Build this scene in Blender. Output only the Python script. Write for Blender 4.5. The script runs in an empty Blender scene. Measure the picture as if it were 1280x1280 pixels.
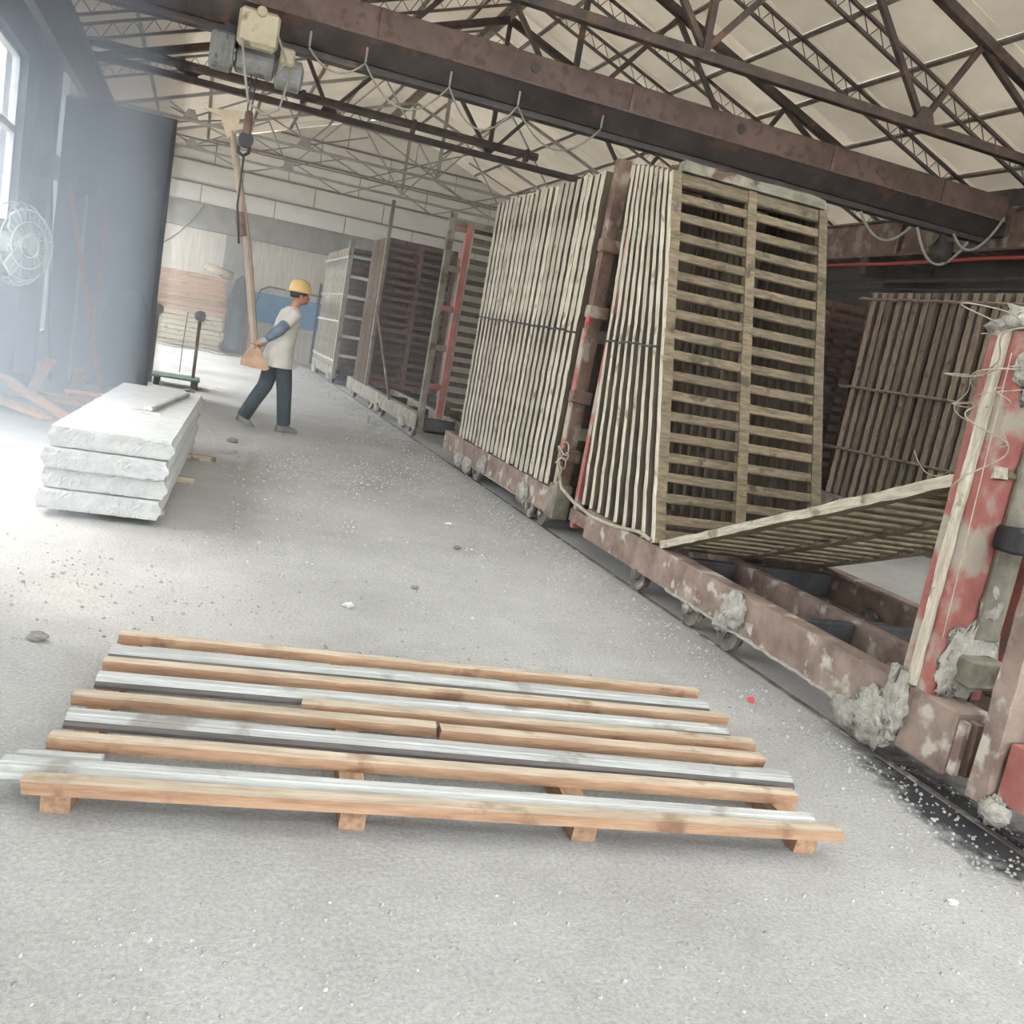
import bpy, math, random
from mathutils import Vector, Matrix, noise as mnoise
random.seed(7)
R = math.radians
sc = bpy.context.scene
COL = sc.collection

# ------------------------------------------------------------------ camera
yaw, pitch, roll, FPX, CAMH = R(20.28), R(9.68), R(10.48), 1164.0, 1.42
fw = Vector((math.sin(yaw)*math.cos(pitch), math.cos(yaw)*math.cos(pitch), -math.sin(pitch)))
r0 = Vector((math.cos(yaw), -math.sin(yaw), 0)); u0 = r0.cross(fw)
rr = math.cos(roll)*r0 + math.sin(roll)*u0; uu = math.cos(roll)*u0 - math.sin(roll)*r0
cam = bpy.data.cameras.new('camera'); cam_o = bpy.data.objects.new('camera', cam); COL.objects.link(cam_o)
cam.sensor_fit = 'HORIZONTAL'; cam.sensor_width = 36.0; cam.lens = FPX/1280*36.0; cam.clip_start = 0.05; cam.clip_end = 300
m = Matrix((rr, uu, -fw)).transposed().to_4x4(); m.translation = (0, 0, CAMH); cam_o.matrix_world = m
sc.camera = cam_o

# ------------------------------------------------------------------ sky, sun, exposure
world = bpy.data.worlds.new('world'); sc.world = world; world.use_nodes = True
bg = world.node_tree.nodes['Background']
bg.inputs[0].default_value = (0.86, 0.93, 1.0, 1); bg.inputs[1].default_value = 8.2
sun = bpy.data.lights.new('sun', 'SUN'); sun.energy = 2.4; sun.angle = R(14); sun.color = (1, .95, .88)
sun_o = bpy.data.objects.new('sun', sun); COL.objects.link(sun_o)
sun_o.rotation_euler = Vector((0.66, -0.40, -0.80)).to_track_quat('-Z', 'Y').to_euler()
vs = sc.view_settings
vs.view_transform = 'Standard'; vs.look = 'None'; vs.gamma = 1.0; vs.use_curve_mapping = False; vs.exposure = 0.42
try:
    sc.cycles.use_denoising = True; sc.cycles.max_bounces = 10; sc.cycles.diffuse_bounces = 7
except Exception:
    pass

# ------------------------------------------------------------------ materials
def lin(c):
    return tuple(((v/255/12.92) if v/255 <= .04045 else ((v/255+.055)/1.055)**2.4) for v in c) + (1.0,)
def mat(name, c1, c2, scale=6.0, rough=.85, metal=0.0, bump=.15, stretch=(1, 1, 1), spot=None, rand=.12, detail=6.0, bscale=None, trans=0.0):
    """two-tone noise material; spot=(colour, threshold, scale); rand = brightness change from thing to thing"""
    mt = bpy.data.materials.new(name); mt.use_nodes = True
    nt = mt.node_tree; N = nt.nodes; L = nt.links
    b = N['Principled BSDF']; b.inputs['Roughness'].default_value = rough; b.inputs['Metallic'].default_value = metal
    tc = N.new('ShaderNodeTexCoord'); mp = N.new('ShaderNodeMapping'); mp.inputs['Scale'].default_value = stretch
    oi = N.new('ShaderNodeObjectInfo'); ad = N.new('ShaderNodeVectorMath'); ad.operation = 'ADD'
    sca = N.new('ShaderNodeVectorMath'); sca.operation = 'SCALE'; sca.inputs[0].default_value = (7.3, 3.1, 5.7); L.new(oi.outputs['Random'], sca.inputs['Scale'])
    L.new(tc.outputs['Object'], ad.inputs[0]); L.new(sca.outputs[0], ad.inputs[1]); L.new(ad.outputs[0], mp.inputs['Vector'])
    nz = N.new('ShaderNodeTexNoise'); nz.inputs['Scale'].default_value = scale; nz.inputs['Detail'].default_value = detail; nz.inputs['Roughness'].default_value = .65
    L.new(mp.outputs[0], nz.inputs['Vector'])
    rp = N.new('ShaderNodeValToRGB'); rp.color_ramp.elements[0].position = .36; rp.color_ramp.elements[1].position = .66
    rp.color_ramp.elements[0].color = lin(c1); rp.color_ramp.elements[1].color = lin(c2); L.new(nz.outputs['Fac'], rp.inputs[0])
    out = rp.outputs[0]
    if spot:
        n2 = N.new('ShaderNodeTexNoise'); n2.inputs['Scale'].default_value = spot[2]; n2.inputs['Detail'].default_value = 5.0
        L.new(ad.outputs[0], n2.inputs['Vector'])
        r2 = N.new('ShaderNodeValToRGB'); r2.color_ramp.elements[0].position = spot[1]; r2.color_ramp.elements[1].position = spot[1]+.08
        r2.color_ramp.elements[0].color = (0, 0, 0, 1); r2.color_ramp.elements[1].color = (1, 1, 1, 1); L.new(n2.outputs['Fac'], r2.inputs[0])
        mx = N.new('ShaderNodeMix'); mx.data_type = 'RGBA'; L.new(r2.outputs[0], mx.inputs[0]); L.new(out, mx.inputs[6]); mx.inputs[7].default_value = lin(spot[0])
        out = mx.outputs[2]
    if rand:
        hs = N.new('ShaderNodeHueSaturation'); mr = N.new('ShaderNodeMapRange')
        mr.inputs['To Min'].default_value = 1-rand; mr.inputs['To Max'].default_value = 1+rand
        L.new(oi.outputs['Random'], mr.inputs['Value']); L.new(mr.outputs[0], hs.inputs['Value']); L.new(out, hs.inputs['Color']); out = hs.outputs[0]
    L.new(out, b.inputs['Base Color'])
    if bump:
        bp = N.new('ShaderNodeBump'); bp.inputs['Strength'].default_value = bump; bp.inputs['Distance'].default_value = .02
        nb = N.new('ShaderNodeTexNoise'); nb.inputs['Scale'].default_value = bscale or scale*5; nb.inputs['Detail'].default_value = 4
        L.new(mp.outputs[0], nb.inputs['Vector']); L.new(nb.outputs['Fac'], bp.inputs['Height']); L.new(bp.outputs[0], b.inputs['Normal'])
    if trans:
        tr = N.new('ShaderNodeBsdfTranslucent'); L.new(out, tr.inputs['Color']); ms = N.new('ShaderNodeMixShader'); ms.inputs[0].default_value = trans
        L.new(b.outputs[0], ms.inputs[1]); L.new(tr.outputs[0], ms.inputs[2]); L.new(ms.outputs[0], N['Material Output'].inputs['Surface'])
    return mt
MT = {}
def defmat(key, *a, **k):
    MT[key] = mat(key, *a, **k)
defmat('roof_panel', (223, 216, 206), (235, 228, 218), 1.5, .8, bump=.03, rand=.05, trans=.42)
defmat('roof_deck', (222, 221, 218), (232, 231, 228), 2, .8, trans=.44)
defmat('yard', (170, 165, 155), (185, 180, 170), 2, .9)
defmat('batten', (120, 108, 96), (150, 138, 124), 5, .8)
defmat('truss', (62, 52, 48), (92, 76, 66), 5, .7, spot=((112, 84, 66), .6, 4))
defmat('lattice_hazed', (126, 118, 108), (152, 142, 132), 5, .7)  # paler copy of lattice, haze of the deep hall put into the colour
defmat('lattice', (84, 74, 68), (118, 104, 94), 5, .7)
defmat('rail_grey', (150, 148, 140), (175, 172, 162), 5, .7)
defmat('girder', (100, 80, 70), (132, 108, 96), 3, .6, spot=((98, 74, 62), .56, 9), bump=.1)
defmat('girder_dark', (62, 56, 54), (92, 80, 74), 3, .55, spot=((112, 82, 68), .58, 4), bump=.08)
defmat('plaster', (180, 170, 154), (205, 196, 180), 3, .95, stretch=(4, 4, .5), bump=.15, rand=0)
defmat('ring_concrete', (128, 124, 114), (154, 149, 138), 3, .95, rand=.05)
defmat('gable_panel', (224, 219, 209), (236, 231, 221), 1.5, .8, bump=.03, rand=.04)
defmat('wall_grey', (104, 106, 110), (134, 136, 138), 2.5, .9, rand=0)
defmat('wall_dark', (70, 62, 56), (96, 86, 78), 2.5, .9, rand=0)
defmat('screen', (88, 94, 102), (112, 118, 126), 1.5, .7, spot=((134, 138, 140), .62, 3), rand=0)
defmat('wood_new', (142, 108, 82), (176, 142, 112), 7, .85, stretch=(.6, 6, 6), bump=.2, spot=((120, 88, 68), .6, 5), rand=.16)
defmat('wood_orange', (176, 128, 88), (202, 156, 114), 7, .85, stretch=(.6, 6, 6), bump=.15, spot=((138, 96, 66), .64, 5))
defmat('wood_top', (160, 143, 122), (194, 178, 156), 7, .9, stretch=(.6, 6, 6), bump=.2, spot=((146, 122, 98), .6, 5), rand=.1)
defmat('wood_grey', (150, 136, 112), (186, 172, 146), 7, .9, stretch=(.6, 6, 6), spot=((112, 98, 80), .6, 6))
defmat('moulding', (158, 156, 150), (190, 190, 185), 8, .75, stretch=(.4, 8, 8), spot=((142, 136, 128), .6, 5))
defmat('moulding_dark', (78, 74, 72), (108, 102, 98), 8, .7, stretch=(.4, 8, 8))
defmat('foam', (178, 177, 173), (194, 193, 189), 14, .95, bump=.5, bscale=90, rand=.03)
defmat('stile', (164, 154, 135), (208, 199, 179), 9, .9, stretch=(5, 5, .8), bump=.4, spot=((138, 128, 110), .6, 9), rand=.14)
defmat('stile_brown', (112, 98, 84), (154, 138, 118), 9, .9, stretch=(5, 5, .8), bump=.4, spot=((98, 84, 72), .6, 9), rand=.3)
defmat('slat', (90, 79, 62), (128, 113, 90), 9, .88, stretch=(.8, 5, 5), bump=.3, spot=((76, 66, 54), .6, 6), rand=.16)
defmat('slat_red', (92, 66, 58), (128, 98, 84), 9, .85, stretch=(.8, 5, 5), bump=.3, spot=((70, 52, 48), .58, 6), rand=.2)
defmat('sheet', (76, 66, 57), (106, 93, 80), 6, .9, stretch=(4, 4, .6), rand=.15)  # stained mold faces, with shade of the gaps put into the colour
defmat('frame_grey', (112, 106, 92), (152, 144, 126), 6, .85, spot=((92, 72, 58), .58, 5), bump=.3)
defmat('beam', (112, 92, 82), (152, 132, 118), 5, .75, spot=((182, 172, 158), .57, 8), bump=.35)
defmat('beam_red', (140, 84, 74), (176, 112, 98), 4, .7, spot=((122, 106, 96), .52, 5), bump=.3)
defmat('red_paint', (142, 82, 74), (170, 112, 102), 4, .8, spot=((160, 148, 134), .48, 4), bump=.4, rand=.05)
defmat('rust', (98, 76, 64), (130, 106, 92), 6, .85, spot=((150, 138, 122), .55, 5), bump=.3)
defmat('cement', (150, 144, 133), (184, 178, 166), 18, .97, bump=.8, bscale=60)
defmat('wheel', (84, 76, 70), (130, 122, 112), 8, .75, spot=((170, 164, 152), .56, 9), bump=.3)
defmat('dark_steel', (58, 58, 60), (86, 84, 84), 5, .6, metal=.3)
defmat('crumb', (142, 139, 133), (190, 187, 181), 30, .95, bump=0, rand=0)
defmat('stone_dark', (112, 108, 104), (142, 138, 132), 20, .95)
defmat('stone_pale', (186, 182, 176), (214, 210, 204), 20, .95)
defmat('red_plastic', (190, 60, 66), (210, 84, 88), 8, .5)
defmat('rope', (150, 140, 122), (182, 172, 152), 20, .95)
defmat('cable', (150, 146, 132), (178, 172, 158), 6, .7)
defmat('cable_dark', (60, 56, 52), (82, 76, 70), 6, .7)
defmat('cable_red', (184, 66, 54), (204, 84, 70), 4, .5)
defmat('hoist_grey', (124, 124, 122), (158, 156, 150), 6, .6, spot=((98, 92, 86), .6, 6))
defmat('hoist_box', (180, 168, 140), (204, 192, 164), 5, .6, spot=((140, 126, 104), .6, 5))
defmat('bracket', (206, 186, 156), (226, 208, 178), 5, .7)
defmat('bracket_brown', (168, 132, 106), (196, 160, 132), 6, .8)
defmat('pole_wood', (146, 128, 110), (178, 158, 138), 6, .7, stretch=(4, 4, .6))
defmat('handle', (158, 96, 66), (186, 124, 90), 6, .7, stretch=(5, 5, .6))
defmat('handle_pale', (150, 148, 140), (180, 178, 170), 6, .7)
defmat('fan', (168, 174, 170), (190, 196, 190), 6, .5)
defmat('frame_white', (196, 200, 202), (214, 216, 216), 4, .6, rand=0)
defmat('tarp', (60, 68, 74), (92, 98, 100), 3, .8, bump=.3, rand=0)
defmat('green_steel', (88, 118, 104), (118, 142, 128), 5, .6)
defmat('blue_sheet', (82, 128, 160), (108, 150, 178), 3, .7, rand=0)
defmat('skin', (176, 118, 92), (190, 132, 104), 6, .6, bump=0, rand=0)
defmat('shirt', (190, 182, 170), (210, 203, 192), 6, .95, bump=.25, bscale=14, rand=0)
defmat('trousers', (52, 60, 64), (68, 76, 80), 6, .9, bump=.25, bscale=12, rand=0)
defmat('sleeve', (92, 102, 114), (120, 130, 140), 10, .9, bump=.3, rand=0)
defmat('glove', (150, 150, 146), (176, 176, 170), 12, .95, rand=0)
defmat('hair', (26, 22, 20), (40, 34, 30), 20, .6, rand=0)
defmat('hat', (206, 168, 104), (220, 184, 122), 5, .45, bump=0, rand=0)
defmat('shoe', (112, 110, 104), (142, 140, 134), 10, .9, rand=0)
defmat('metal_light', (176, 176, 172), (204, 204, 200), 8, .45, metal=.5)
def glass_mat():
    mt = bpy.data.materials.new('glass'); mt.use_nodes = True; b = mt.node_tree.nodes['Principled BSDF']
    b.inputs['Base Color'].default_value = (.95, .97, 1, 1); b.inputs['Roughness'].default_value = .05
    b.inputs['Transmission Weight'].default_value = 1.0; b.inputs['IOR'].default_value = 1.05
    return mt
MT['glass'] = glass_mat()
def floor_mat():
    mt = bpy.data.materials.new('floor_concrete'); mt.use_nodes = True; nt = mt.node_tree; N = nt.nodes; L = nt.links
    b = N['Principled BSDF']; b.inputs['Roughness'].default_value = .92
    tc = N.new('ShaderNodeTexCoord')
    def noise(s, d=6, ro=.6):
        n = N.new('ShaderNodeTexNoise'); n.inputs['Scale'].default_value = s; n.inputs['Detail'].default_value = d; n.inputs['Roughness'].default_value = ro
        L.new(tc.outputs['Object'], n.inputs['Vector']); return n.outputs['Fac']
    def ramp(v, p0, c0, p1, c1):
        r = N.new('ShaderNodeValToRGB'); r.color_ramp.elements[0].position = p0; r.color_ramp.elements[1].position = p1
        r.color_ramp.elements[0].color = c0; r.color_ramp.elements[1].color = c1; L.new(v, r.inputs[0]); return r.outputs[0]
    def mix(f, a, c, blend='MIX'):
        x = N.new('ShaderNodeMix'); x.data_type = 'RGBA'; x.blend_type = blend
        if isinstance(f, float): x.inputs[0].default_value = f
        else: L.new(f, x.inputs[0])
        for s, v in ((6, a), (7, c)):
            if isinstance(v, tuple): x.inputs[s].default_value = v
            else: L.new(v, x.inputs[s])
        return x.outputs[2]
    base = ramp(noise(.8, 8, .7), .35, lin((178, 174, 168)), .68, lin((202, 199, 193)))
    fine = ramp(noise(70, 6, .8), .36, (.58, .58, .58, 1), .6, (1.06, 1.06, 1.06, 1))
    c = mix(.75, base, fine, 'MULTIPLY')
    # dusty darker drifts
    c = mix(ramp(noise(2.3, 7, .7), .55, (0, 0, 0, 1), .78, (.6, .6, .6, 1)), c, lin((160, 154, 146)))
    # oil stain beside the rail: an ellipse with a ragged edge
    mp = N.new('ShaderNodeMapping'); mp.vector_type = 'TEXTURE'; mp.inputs['Location'].default_value = (2.95, 2.5, 0); mp.inputs['Rotation'].default_value = (0, 0, R(-8)); mp.inputs['Scale'].default_value = (.27, .8, 1)
    L.new(tc.outputs['Object'], mp.inputs['Vector'])
    ln = N.new('ShaderNodeVectorMath'); ln.operation = 'LENGTH'; L.new(mp.outputs[0], ln.inputs[0])
    ma = N.new('ShaderNodeMath'); ma.operation = 'MULTIPLY_ADD'; L.new(noise(9, 5, .7), ma.inputs[0]); ma.inputs[1].default_value = 1.3; L.new(ln.outputs['Value'], ma.inputs[2])
    st = ramp(ma.outputs[0], 1.12, (1, 1, 1, 1), 1.12, (0, 0, 0, 1))
    rn = st.node; rn.color_ramp.elements[0].position = .0; rn.color_ramp.elements[1].position = 1.0
    sub = N.new('ShaderNodeMath'); sub.operation = 'SUBTRACT'; L.new(ma.outputs[0], sub.inputs[0]); sub.inputs[1].default_value = 1.15
    mu = N.new('ShaderNodeMath'); mu.operation = 'MULTIPLY'; mu.use_clamp = True; L.new(sub.outputs[0], mu.inputs[0]); mu.inputs[1].default_value = 2.2
    L.new(mu.outputs[0], rn.inputs[0])
    c = mix(st, c, lin((58, 55, 57)))
    L.new(c, b.inputs['Base Color'])
    bp = N.new('ShaderNodeBump'); bp.inputs['Strength'].default_value = .9; bp.inputs['Distance'].default_value = .016
    ad = N.new('ShaderNodeMath'); ad.operation = 'ADD'; L.new(noise(45, 5, .8), ad.inputs[0]); L.new(noise(6, 6, .7), ad.inputs[1])
    L.new(ad.outputs[0], bp.inputs['Height']); L.new(bp.outputs[0], b.inputs['Normal'])
    return mt
MT['floor'] = floor_mat()

# ------------------------------------------------------------------ mesh helpers
class MB:
    def __init__(s): s.v = []; s.f = []
    def add(s, vs, fs):
        o = len(s.v); s.v += [tuple(v) for v in vs]; s.f += [tuple(i+o for i in f) for f in fs]; return s
    def box(s, x0, x1, y0, y1, z0, z1, bev=0.0, M=None):
        lo = (min(x0, x1), min(y0, y1), min(z0, z1)); hi = (max(x0, x1), max(y0, y1), max(z0, z1))
        P = []; idx = {}
        if bev <= 0:
            for sx in (0, 1):
                for sy in (0, 1):
                    for sz in (0, 1): P.append(Vector(((lo, hi)[sx][0], (lo, hi)[sy][1], (lo, hi)[sz][2])))
            F = [(0, 1, 3, 2), (4, 6, 7, 5), (0, 4, 5, 1), (2, 3, 7, 6), (0, 2, 6, 4), (1, 5, 7, 3)]
        else:
            b = min(bev, *[(hi[i]-lo[i])*.45 for i in range(3)])
            for sx in (0, 1):
                for sy in (0, 1):
                    for sz in (0, 1):
                        c = [(lo, hi)[q][i] for i, q in enumerate((sx, sy, sz))]
                        ins = [c[i]+(b if q == 0 else -b) for i, q in enumerate((sx, sy, sz))]
                        for a in range(3):
                            p = list(ins); p[a] = c[a]; idx[(sx, sy, sz, a)] = len(P); P.append(Vector(p))
            F = []
            def q(*k): F.append(tuple(idx[i] for i in k))
            for a in range(3):
                o1, o2 = [i for i in range(3) if i != a]
                for sd in (0, 1):
                    ring = []
                    for (i, j) in ((0, 0), (1, 0), (1, 1), (0, 1)):
                        k = [0, 0, 0]; k[a] = sd; k[o1] = i; k[o2] = j; ring.append((*k, a))
                    q(*ring)
                for (i, j) in ((0, 0), (1, 0), (1, 1), (0, 1)):
                    k0 = [0, 0, 0]; k1 = [0, 0, 0]; k0[a] = 0; k1[a] = 1
                    for k in (k0, k1): k[o1] = i; k[o2] = j
                    q((*k0, o1), (*k1, o1), (*k1, o2), (*k0, o2))
            for sx in (0, 1):
                for sy in (0, 1):
                    for sz in (0, 1): q((sx, sy, sz, 0), (sx, sy, sz, 1), (sx, sy, sz, 2))
        if M: P = [M @ p for p in P]
        return s.add(P, F)
    def bar(s, a, b, w, h, bev=0.0, up=(0, 0, 1)):
        """a bar of section w (sideways) x h (along up) from a to b"""
        a = Vector(a); b = Vector(b); d = b-a; L = d.length; d.normalize(); up = Vector(up)
        if abs(d.dot(up)) > .99: up = Vector((0, 1, 0))
        sd = up.cross(d).normalized(); u2 = d.cross(sd)
        M = Matrix((d, sd, u2)).transposed().to_4x4(); M.translation = a
        return s.box(0, L, -w/2, w/2, -h/2, h/2, bev, M)
    def tube(s, pts, r, n=6, cap=True):
        pts = [Vector(p) for p in pts]; rs = r if isinstance(r, (list, tuple)) else [r]*len(pts)
        t0 = (pts[1]-pts[0]).normalized(); ref = Vector((0, 0, 1)) if abs(t0.z) < .9 else Vector((1, 0, 0))
        u = ref.cross(t0).normalized(); V = []; F = []
        for i, p in enumerate(pts):
            if i == 0: t = t0
            elif i == len(pts)-1: t = (pts[i]-pts[i-1]).normalized()
            else: t = ((pts[i+1]-pts[i]).normalized()+(pts[i]-pts[i-1]).normalized()); t = t.normalized() if t.length > 1e-6 else t0
            u = u-t*u.dot(t)
            u = u.normalized() if u.length > 1e-6 else t.orthogonal().normalized()
            w = t.cross(u)
            for k in range(n):
                a = 2*math.pi*k/n; V.append(p+(u*math.cos(a)+w*math.sin(a))*rs[i])
        for i in range(len(pts)-1):
            for k in range(n):
                k2 = (k+1) % n; F.append((i*n+k, i*n+k2, (i+1)*n+k2, (i+1)*n+k))
        if cap: F.append(tuple(reversed(range(n)))); F.append(tuple(range((len(pts)-1)*n, len(pts)*n)))
        return s.add(V, F)
    def rings(s, rg, n=16, cap=True):
        """horizontal elliptical rings (cx,cy,cz,rx,ry)"""
        V = []; F = []
        for (cx, cy, cz, rx, ry) in rg:
            for k in range(n):
                a = 2*math.pi*k/n; V.append((cx+rx*math.cos(a), cy+ry*math.sin(a), cz))
        for i in range(len(rg)-1):
            for k in range(n):
                k2 = (k+1) % n; F.append((i*n+k, i*n+k2, (i+1)*n+k2, (i+1)*n+k))
        if cap: F.append(tuple(reversed(range(n)))); F.append(tuple(range((len(rg)-1)*n, len(rg)*n)))
        return s.add(V, F)
    def lathe(s, prof, c, axis='x', n=20):
        """prof: list of (offset along axis, radius) round an axis through c"""
        V = []; F = []
        ax = {'x': 0, 'y': 1, 'z': 2}[axis]; o1, o2 = [(1, 2), (2, 0), (0, 1)][ax]
        for (o, r) in prof:
            for k in range(n):
                a = 2*math.pi*k/n; p = list(c); p[ax] += o; p[o1] += r*math.cos(a); p[o2] += r*math.sin(a); V.append(p)
        for i in range(len(prof)-1):
            for k in range(n):
                k2 = (k+1) % n; F.append((i*n+k, i*n+k2, (i+1)*n+k2, (i+1)*n+k))
        F.append(tuple(reversed(range(n)))); F.append(tuple(range((len(prof)-1)*n, len(prof)*n)))
        return s.add(V, F)
    def prism(s, poly, axis, a0, a1):
        """2-D outline extruded along an axis: x -> (y,z), y -> (x,z), z -> (x,y)"""
        def P(p, a): return {'x': (a, p[0], p[1]), 'y': (p[0], a, p[1]), 'z': (p[0], p[1], a)}[axis]
        n = len(poly); V = [P(p, a0) for p in poly]+[P(p, a1) for p in poly]
        F = [tuple(range(n)), tuple(reversed(range(n, 2*n)))]+[(i, i+n, (i+1) % n+n, (i+1) % n) for i in range(n)]
        return s.add(V, F)
    def grid(s, size, div, fn=None, o=(0, 0, 0)):
        """a box from o of given size with its faces divided; fn moves each vertex"""
        nx, ny, nz = div; idx = {}; V = []; F = []
        def vid(i, j, k):
            if (i, j, k) not in idx:
                p = Vector((size[0]*i/nx, size[1]*j/ny, size[2]*k/nz)); q = fn(p, (i, j, k)) if fn else p
                idx[(i, j, k)] = len(V); V.append(Vector(o)+q)
            return idx[(i, j, k)]
        for i in range(nx):
            for j in range(ny):
                for k, fl in ((0, 1), (nz, 0)):
                    f = [vid(i, j, k), vid(i+1, j, k), vid(i+1, j+1, k), vid(i, j+1, k)]; F.append(tuple(f[::-1] if fl else f))
        for i in range(nx):
            for k in range(nz):
                for j, fl in ((0, 0), (ny, 1)):
                    f = [vid(i, j, k), vid(i+1, j, k), vid(i+1, j, k+1), vid(i, j, k+1)]; F.append(tuple(f[::-1] if fl else f))
        for j in range(ny):
            for k in range(nz):
                for i, fl in ((0, 1), (nx, 0)):
                    f = [vid(i, j, k), vid(i, j+1, k), vid(i, j+1, k+1), vid(i, j, k+1)]; F.append(tuple(f[::-1] if fl else f))
        return s.add(V, F)
    def lump(s, c, r, seed=0, amp=.35, n=10, m=7, freq=2.2):
        """a rough lump round c with radii r"""
        c = Vector(c); V = []; F = []
        for j in range(m+1):
            th = math.pi*j/m
            for k in range(n):
                a = 2*math.pi*k/n; d = Vector((math.sin(th)*math.cos(a), math.sin(th)*math.sin(a), math.cos(th)))
                q = 1+amp*mnoise.noise(d*freq+Vector((seed*3.7, seed*1.3, seed*2.1)))*1.6
                V.append(c+Vector((d.x*r[0], d.y*r[1], d.z*r[2]))*q)
        for j in range(m):
            for k in range(n):
                k2 = (k+1) % n; F.append((j*n+k, (j+1)*n+k, (j+1)*n+k2, j*n+k2))
        return s.add(V, F)
    def mesh(s, name, smooth=False):
        me = bpy.data.meshes.new(name); me.from_pydata([tuple(v) for v in s.v], [], s.f); me.validate(); me.update()
        if smooth:
            me.polygons.foreach_set('use_smooth', [True]*len(me.polygons))
        return me
def ob(name, mb, mt, parent=None, loc=None, rot=None, smooth=False, label=None):
    me = mb if isinstance(mb, bpy.types.Mesh) else mb.mesh(name, smooth)
    if not me.materials: me.materials.append(MT[mt])
    o = bpy.data.objects.new(name, me); COL.objects.link(o)
    if parent: o.parent = parent
    if loc is not None: o.location = loc
    if rot is not None: o.rotation_euler = rot
    if label: o['label'] = label
    return o
def tag(o, label, cat, group=None):
    o['label'] = label; o['category'] = cat
    if group: o['group'] = group
    return o
def thing(name, label, cat, loc=(0, 0, 0), rot=(0, 0, 0), group=None):
    o = bpy.data.objects.new(name, None); COL.objects.link(o); o.location = loc; o.rotation_euler = rot; o.empty_display_size = .1
    return tag(o, label, cat, group)
def struct(name, mb, mt, parent=None, **k):
    o = ob(name, mb, mt, parent, **k); o['kind'] = 'structure'; return o
def off(p, o): return tuple(p[i]-o[i] for i in range(3))
ORD = ['first', 'second', 'third', 'fourth', 'fifth', 'sixth', 'seventh', 'eighth', 'ninth', 'tenth', 'eleventh', 'twelfth', 'thirteenth', 'fourteenth', 'fifteenth', 'sixteenth', 'seventeenth', 'eighteenth', 'nineteenth', 'twentieth', 'twenty-first', 'twenty-second', 'twenty-third', 'twenty-fourth']
def sag(a, b, drop, n=10):
    a = Vector(a); b = Vector(b)
    return [a.lerp(b, i/n)-Vector((0, 0, drop*4*(i/n)*(1-i/n))) for i in range(n+1)]

# ------------------------------------------------------------------ the building
XL, XR, XM, YB, YF = -2.1, 10.9, 4.4, 27.0, -3.0
ZR, SL = 7.0, .36
def roofz(x, dz=0): return ZR-SL*abs(x-XM)+dz
fl = MB().box(XL-.24, XR+.24, YF, YB+.24, -.2, 0)
struct('floor', fl, 'floor')
yard = MB().box(-30, XL-.24, -25, 45, -.3, -.06).box(XL-.24, 30, -25, YF, -.3, -.06)
struct('ground', yard, 'yard')  # unseen ground outside, put in to bounce daylight indoors
# left wall: a wide doorway beside the camera (out of the picture) and one window in view
wl = MB()
DY0, DY1, DZ = 5.0, 8.7, 3.1
WY0, WY1, WZ0, WZ1 = 9.9, 12.72, 1.78, 3.7
wl.box(XL-.24, XL, YF, DY0, 0, 4.66).box(XL-.24, XL, DY1, WY0, 0, 4.66).box(XL-.24, XL, DY0, DY1, DZ, 4.66)
wl.box(XL-.24, XL, WY0, WY1, 0, WZ0).box(XL-.24, XL, WY0, WY1, WZ1, 4.66)
ys = [14.7, 16.1, 16.5, 19.8, 20.2, 23.5, 23.9, 26.6]     # unseen openings added behind the screen to light the deep hall
wl.box(XL-.24, XL, WY1, ys[0], 0, 4.66).box(XL-.24, XL, ys[-1], YB+.24, 0, 4.66)
for i in range(0, 8, 2): wl.box(XL-.24, XL, ys[i], ys[i+1], 0, .45).box(XL-.24, XL, ys[i], ys[i+1], 4.2, 4.66)
for i in range(1, 7, 2): wl.box(XL-.24, XL, ys[i], ys[i+1], 0, 4.66)
struct('wall_left', wl, 'wall_grey')
for i, y in enumerate((13.6, 16.3, 20.0, 23.7)):
    struct('trim_%d' % (i+1), MB().box(XL+.001, XL+.22, y-.17, y+.17, 0, 4.6, .01), 'wall_grey')
win = MB()
for (y0, y1, z0, z1) in ((WY0, WY1, WZ0, WZ0+.06), (WY0, WY1, WZ1-.06, WZ1), (WY0, WY0+.06, WZ0+.06, WZ1-.06), (WY1-.06, WY1, WZ0+.06, WZ1-.06), (WY0+.06, WY1-.06, 2.82, 2.9)):
    win.box(XL-.16, XL-.08, y0, y1, z0, z1)
w1 = struct('window_1', win, 'frame_white')
for (z0, z1) in ((WZ0+.06, 2.82), (2.9, WZ1-.06)):
    for k in range(2):
        ya = WY0+.06+k*(WY1-WY0-.12)/2; ob('pane', MB().box(XL-.125, XL-.12, ya, ya+(WY1-WY0-.12)/2-.001, z0, z1), 'glass', w1)
    ob('mullion', MB().box(XL-.15, XL-.095, (WY0+WY1)/2-.02, (WY0+WY1)/2+.02, z0, z1), 'frame_white', w1)
struct('wall_front_added', MB().box(XL, XR, YF-.24, YF, 2.5, 4.66).box(4.6, XR, YF-.24, YF, 0, 2.5), 'wall_grey')  # unseen wall behind the camera, added to cut light from behind
struct('wall_right', MB().box(XR, XR+.24, YF, YB+.24, 0, 4.66), 'wall_dark')
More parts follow.
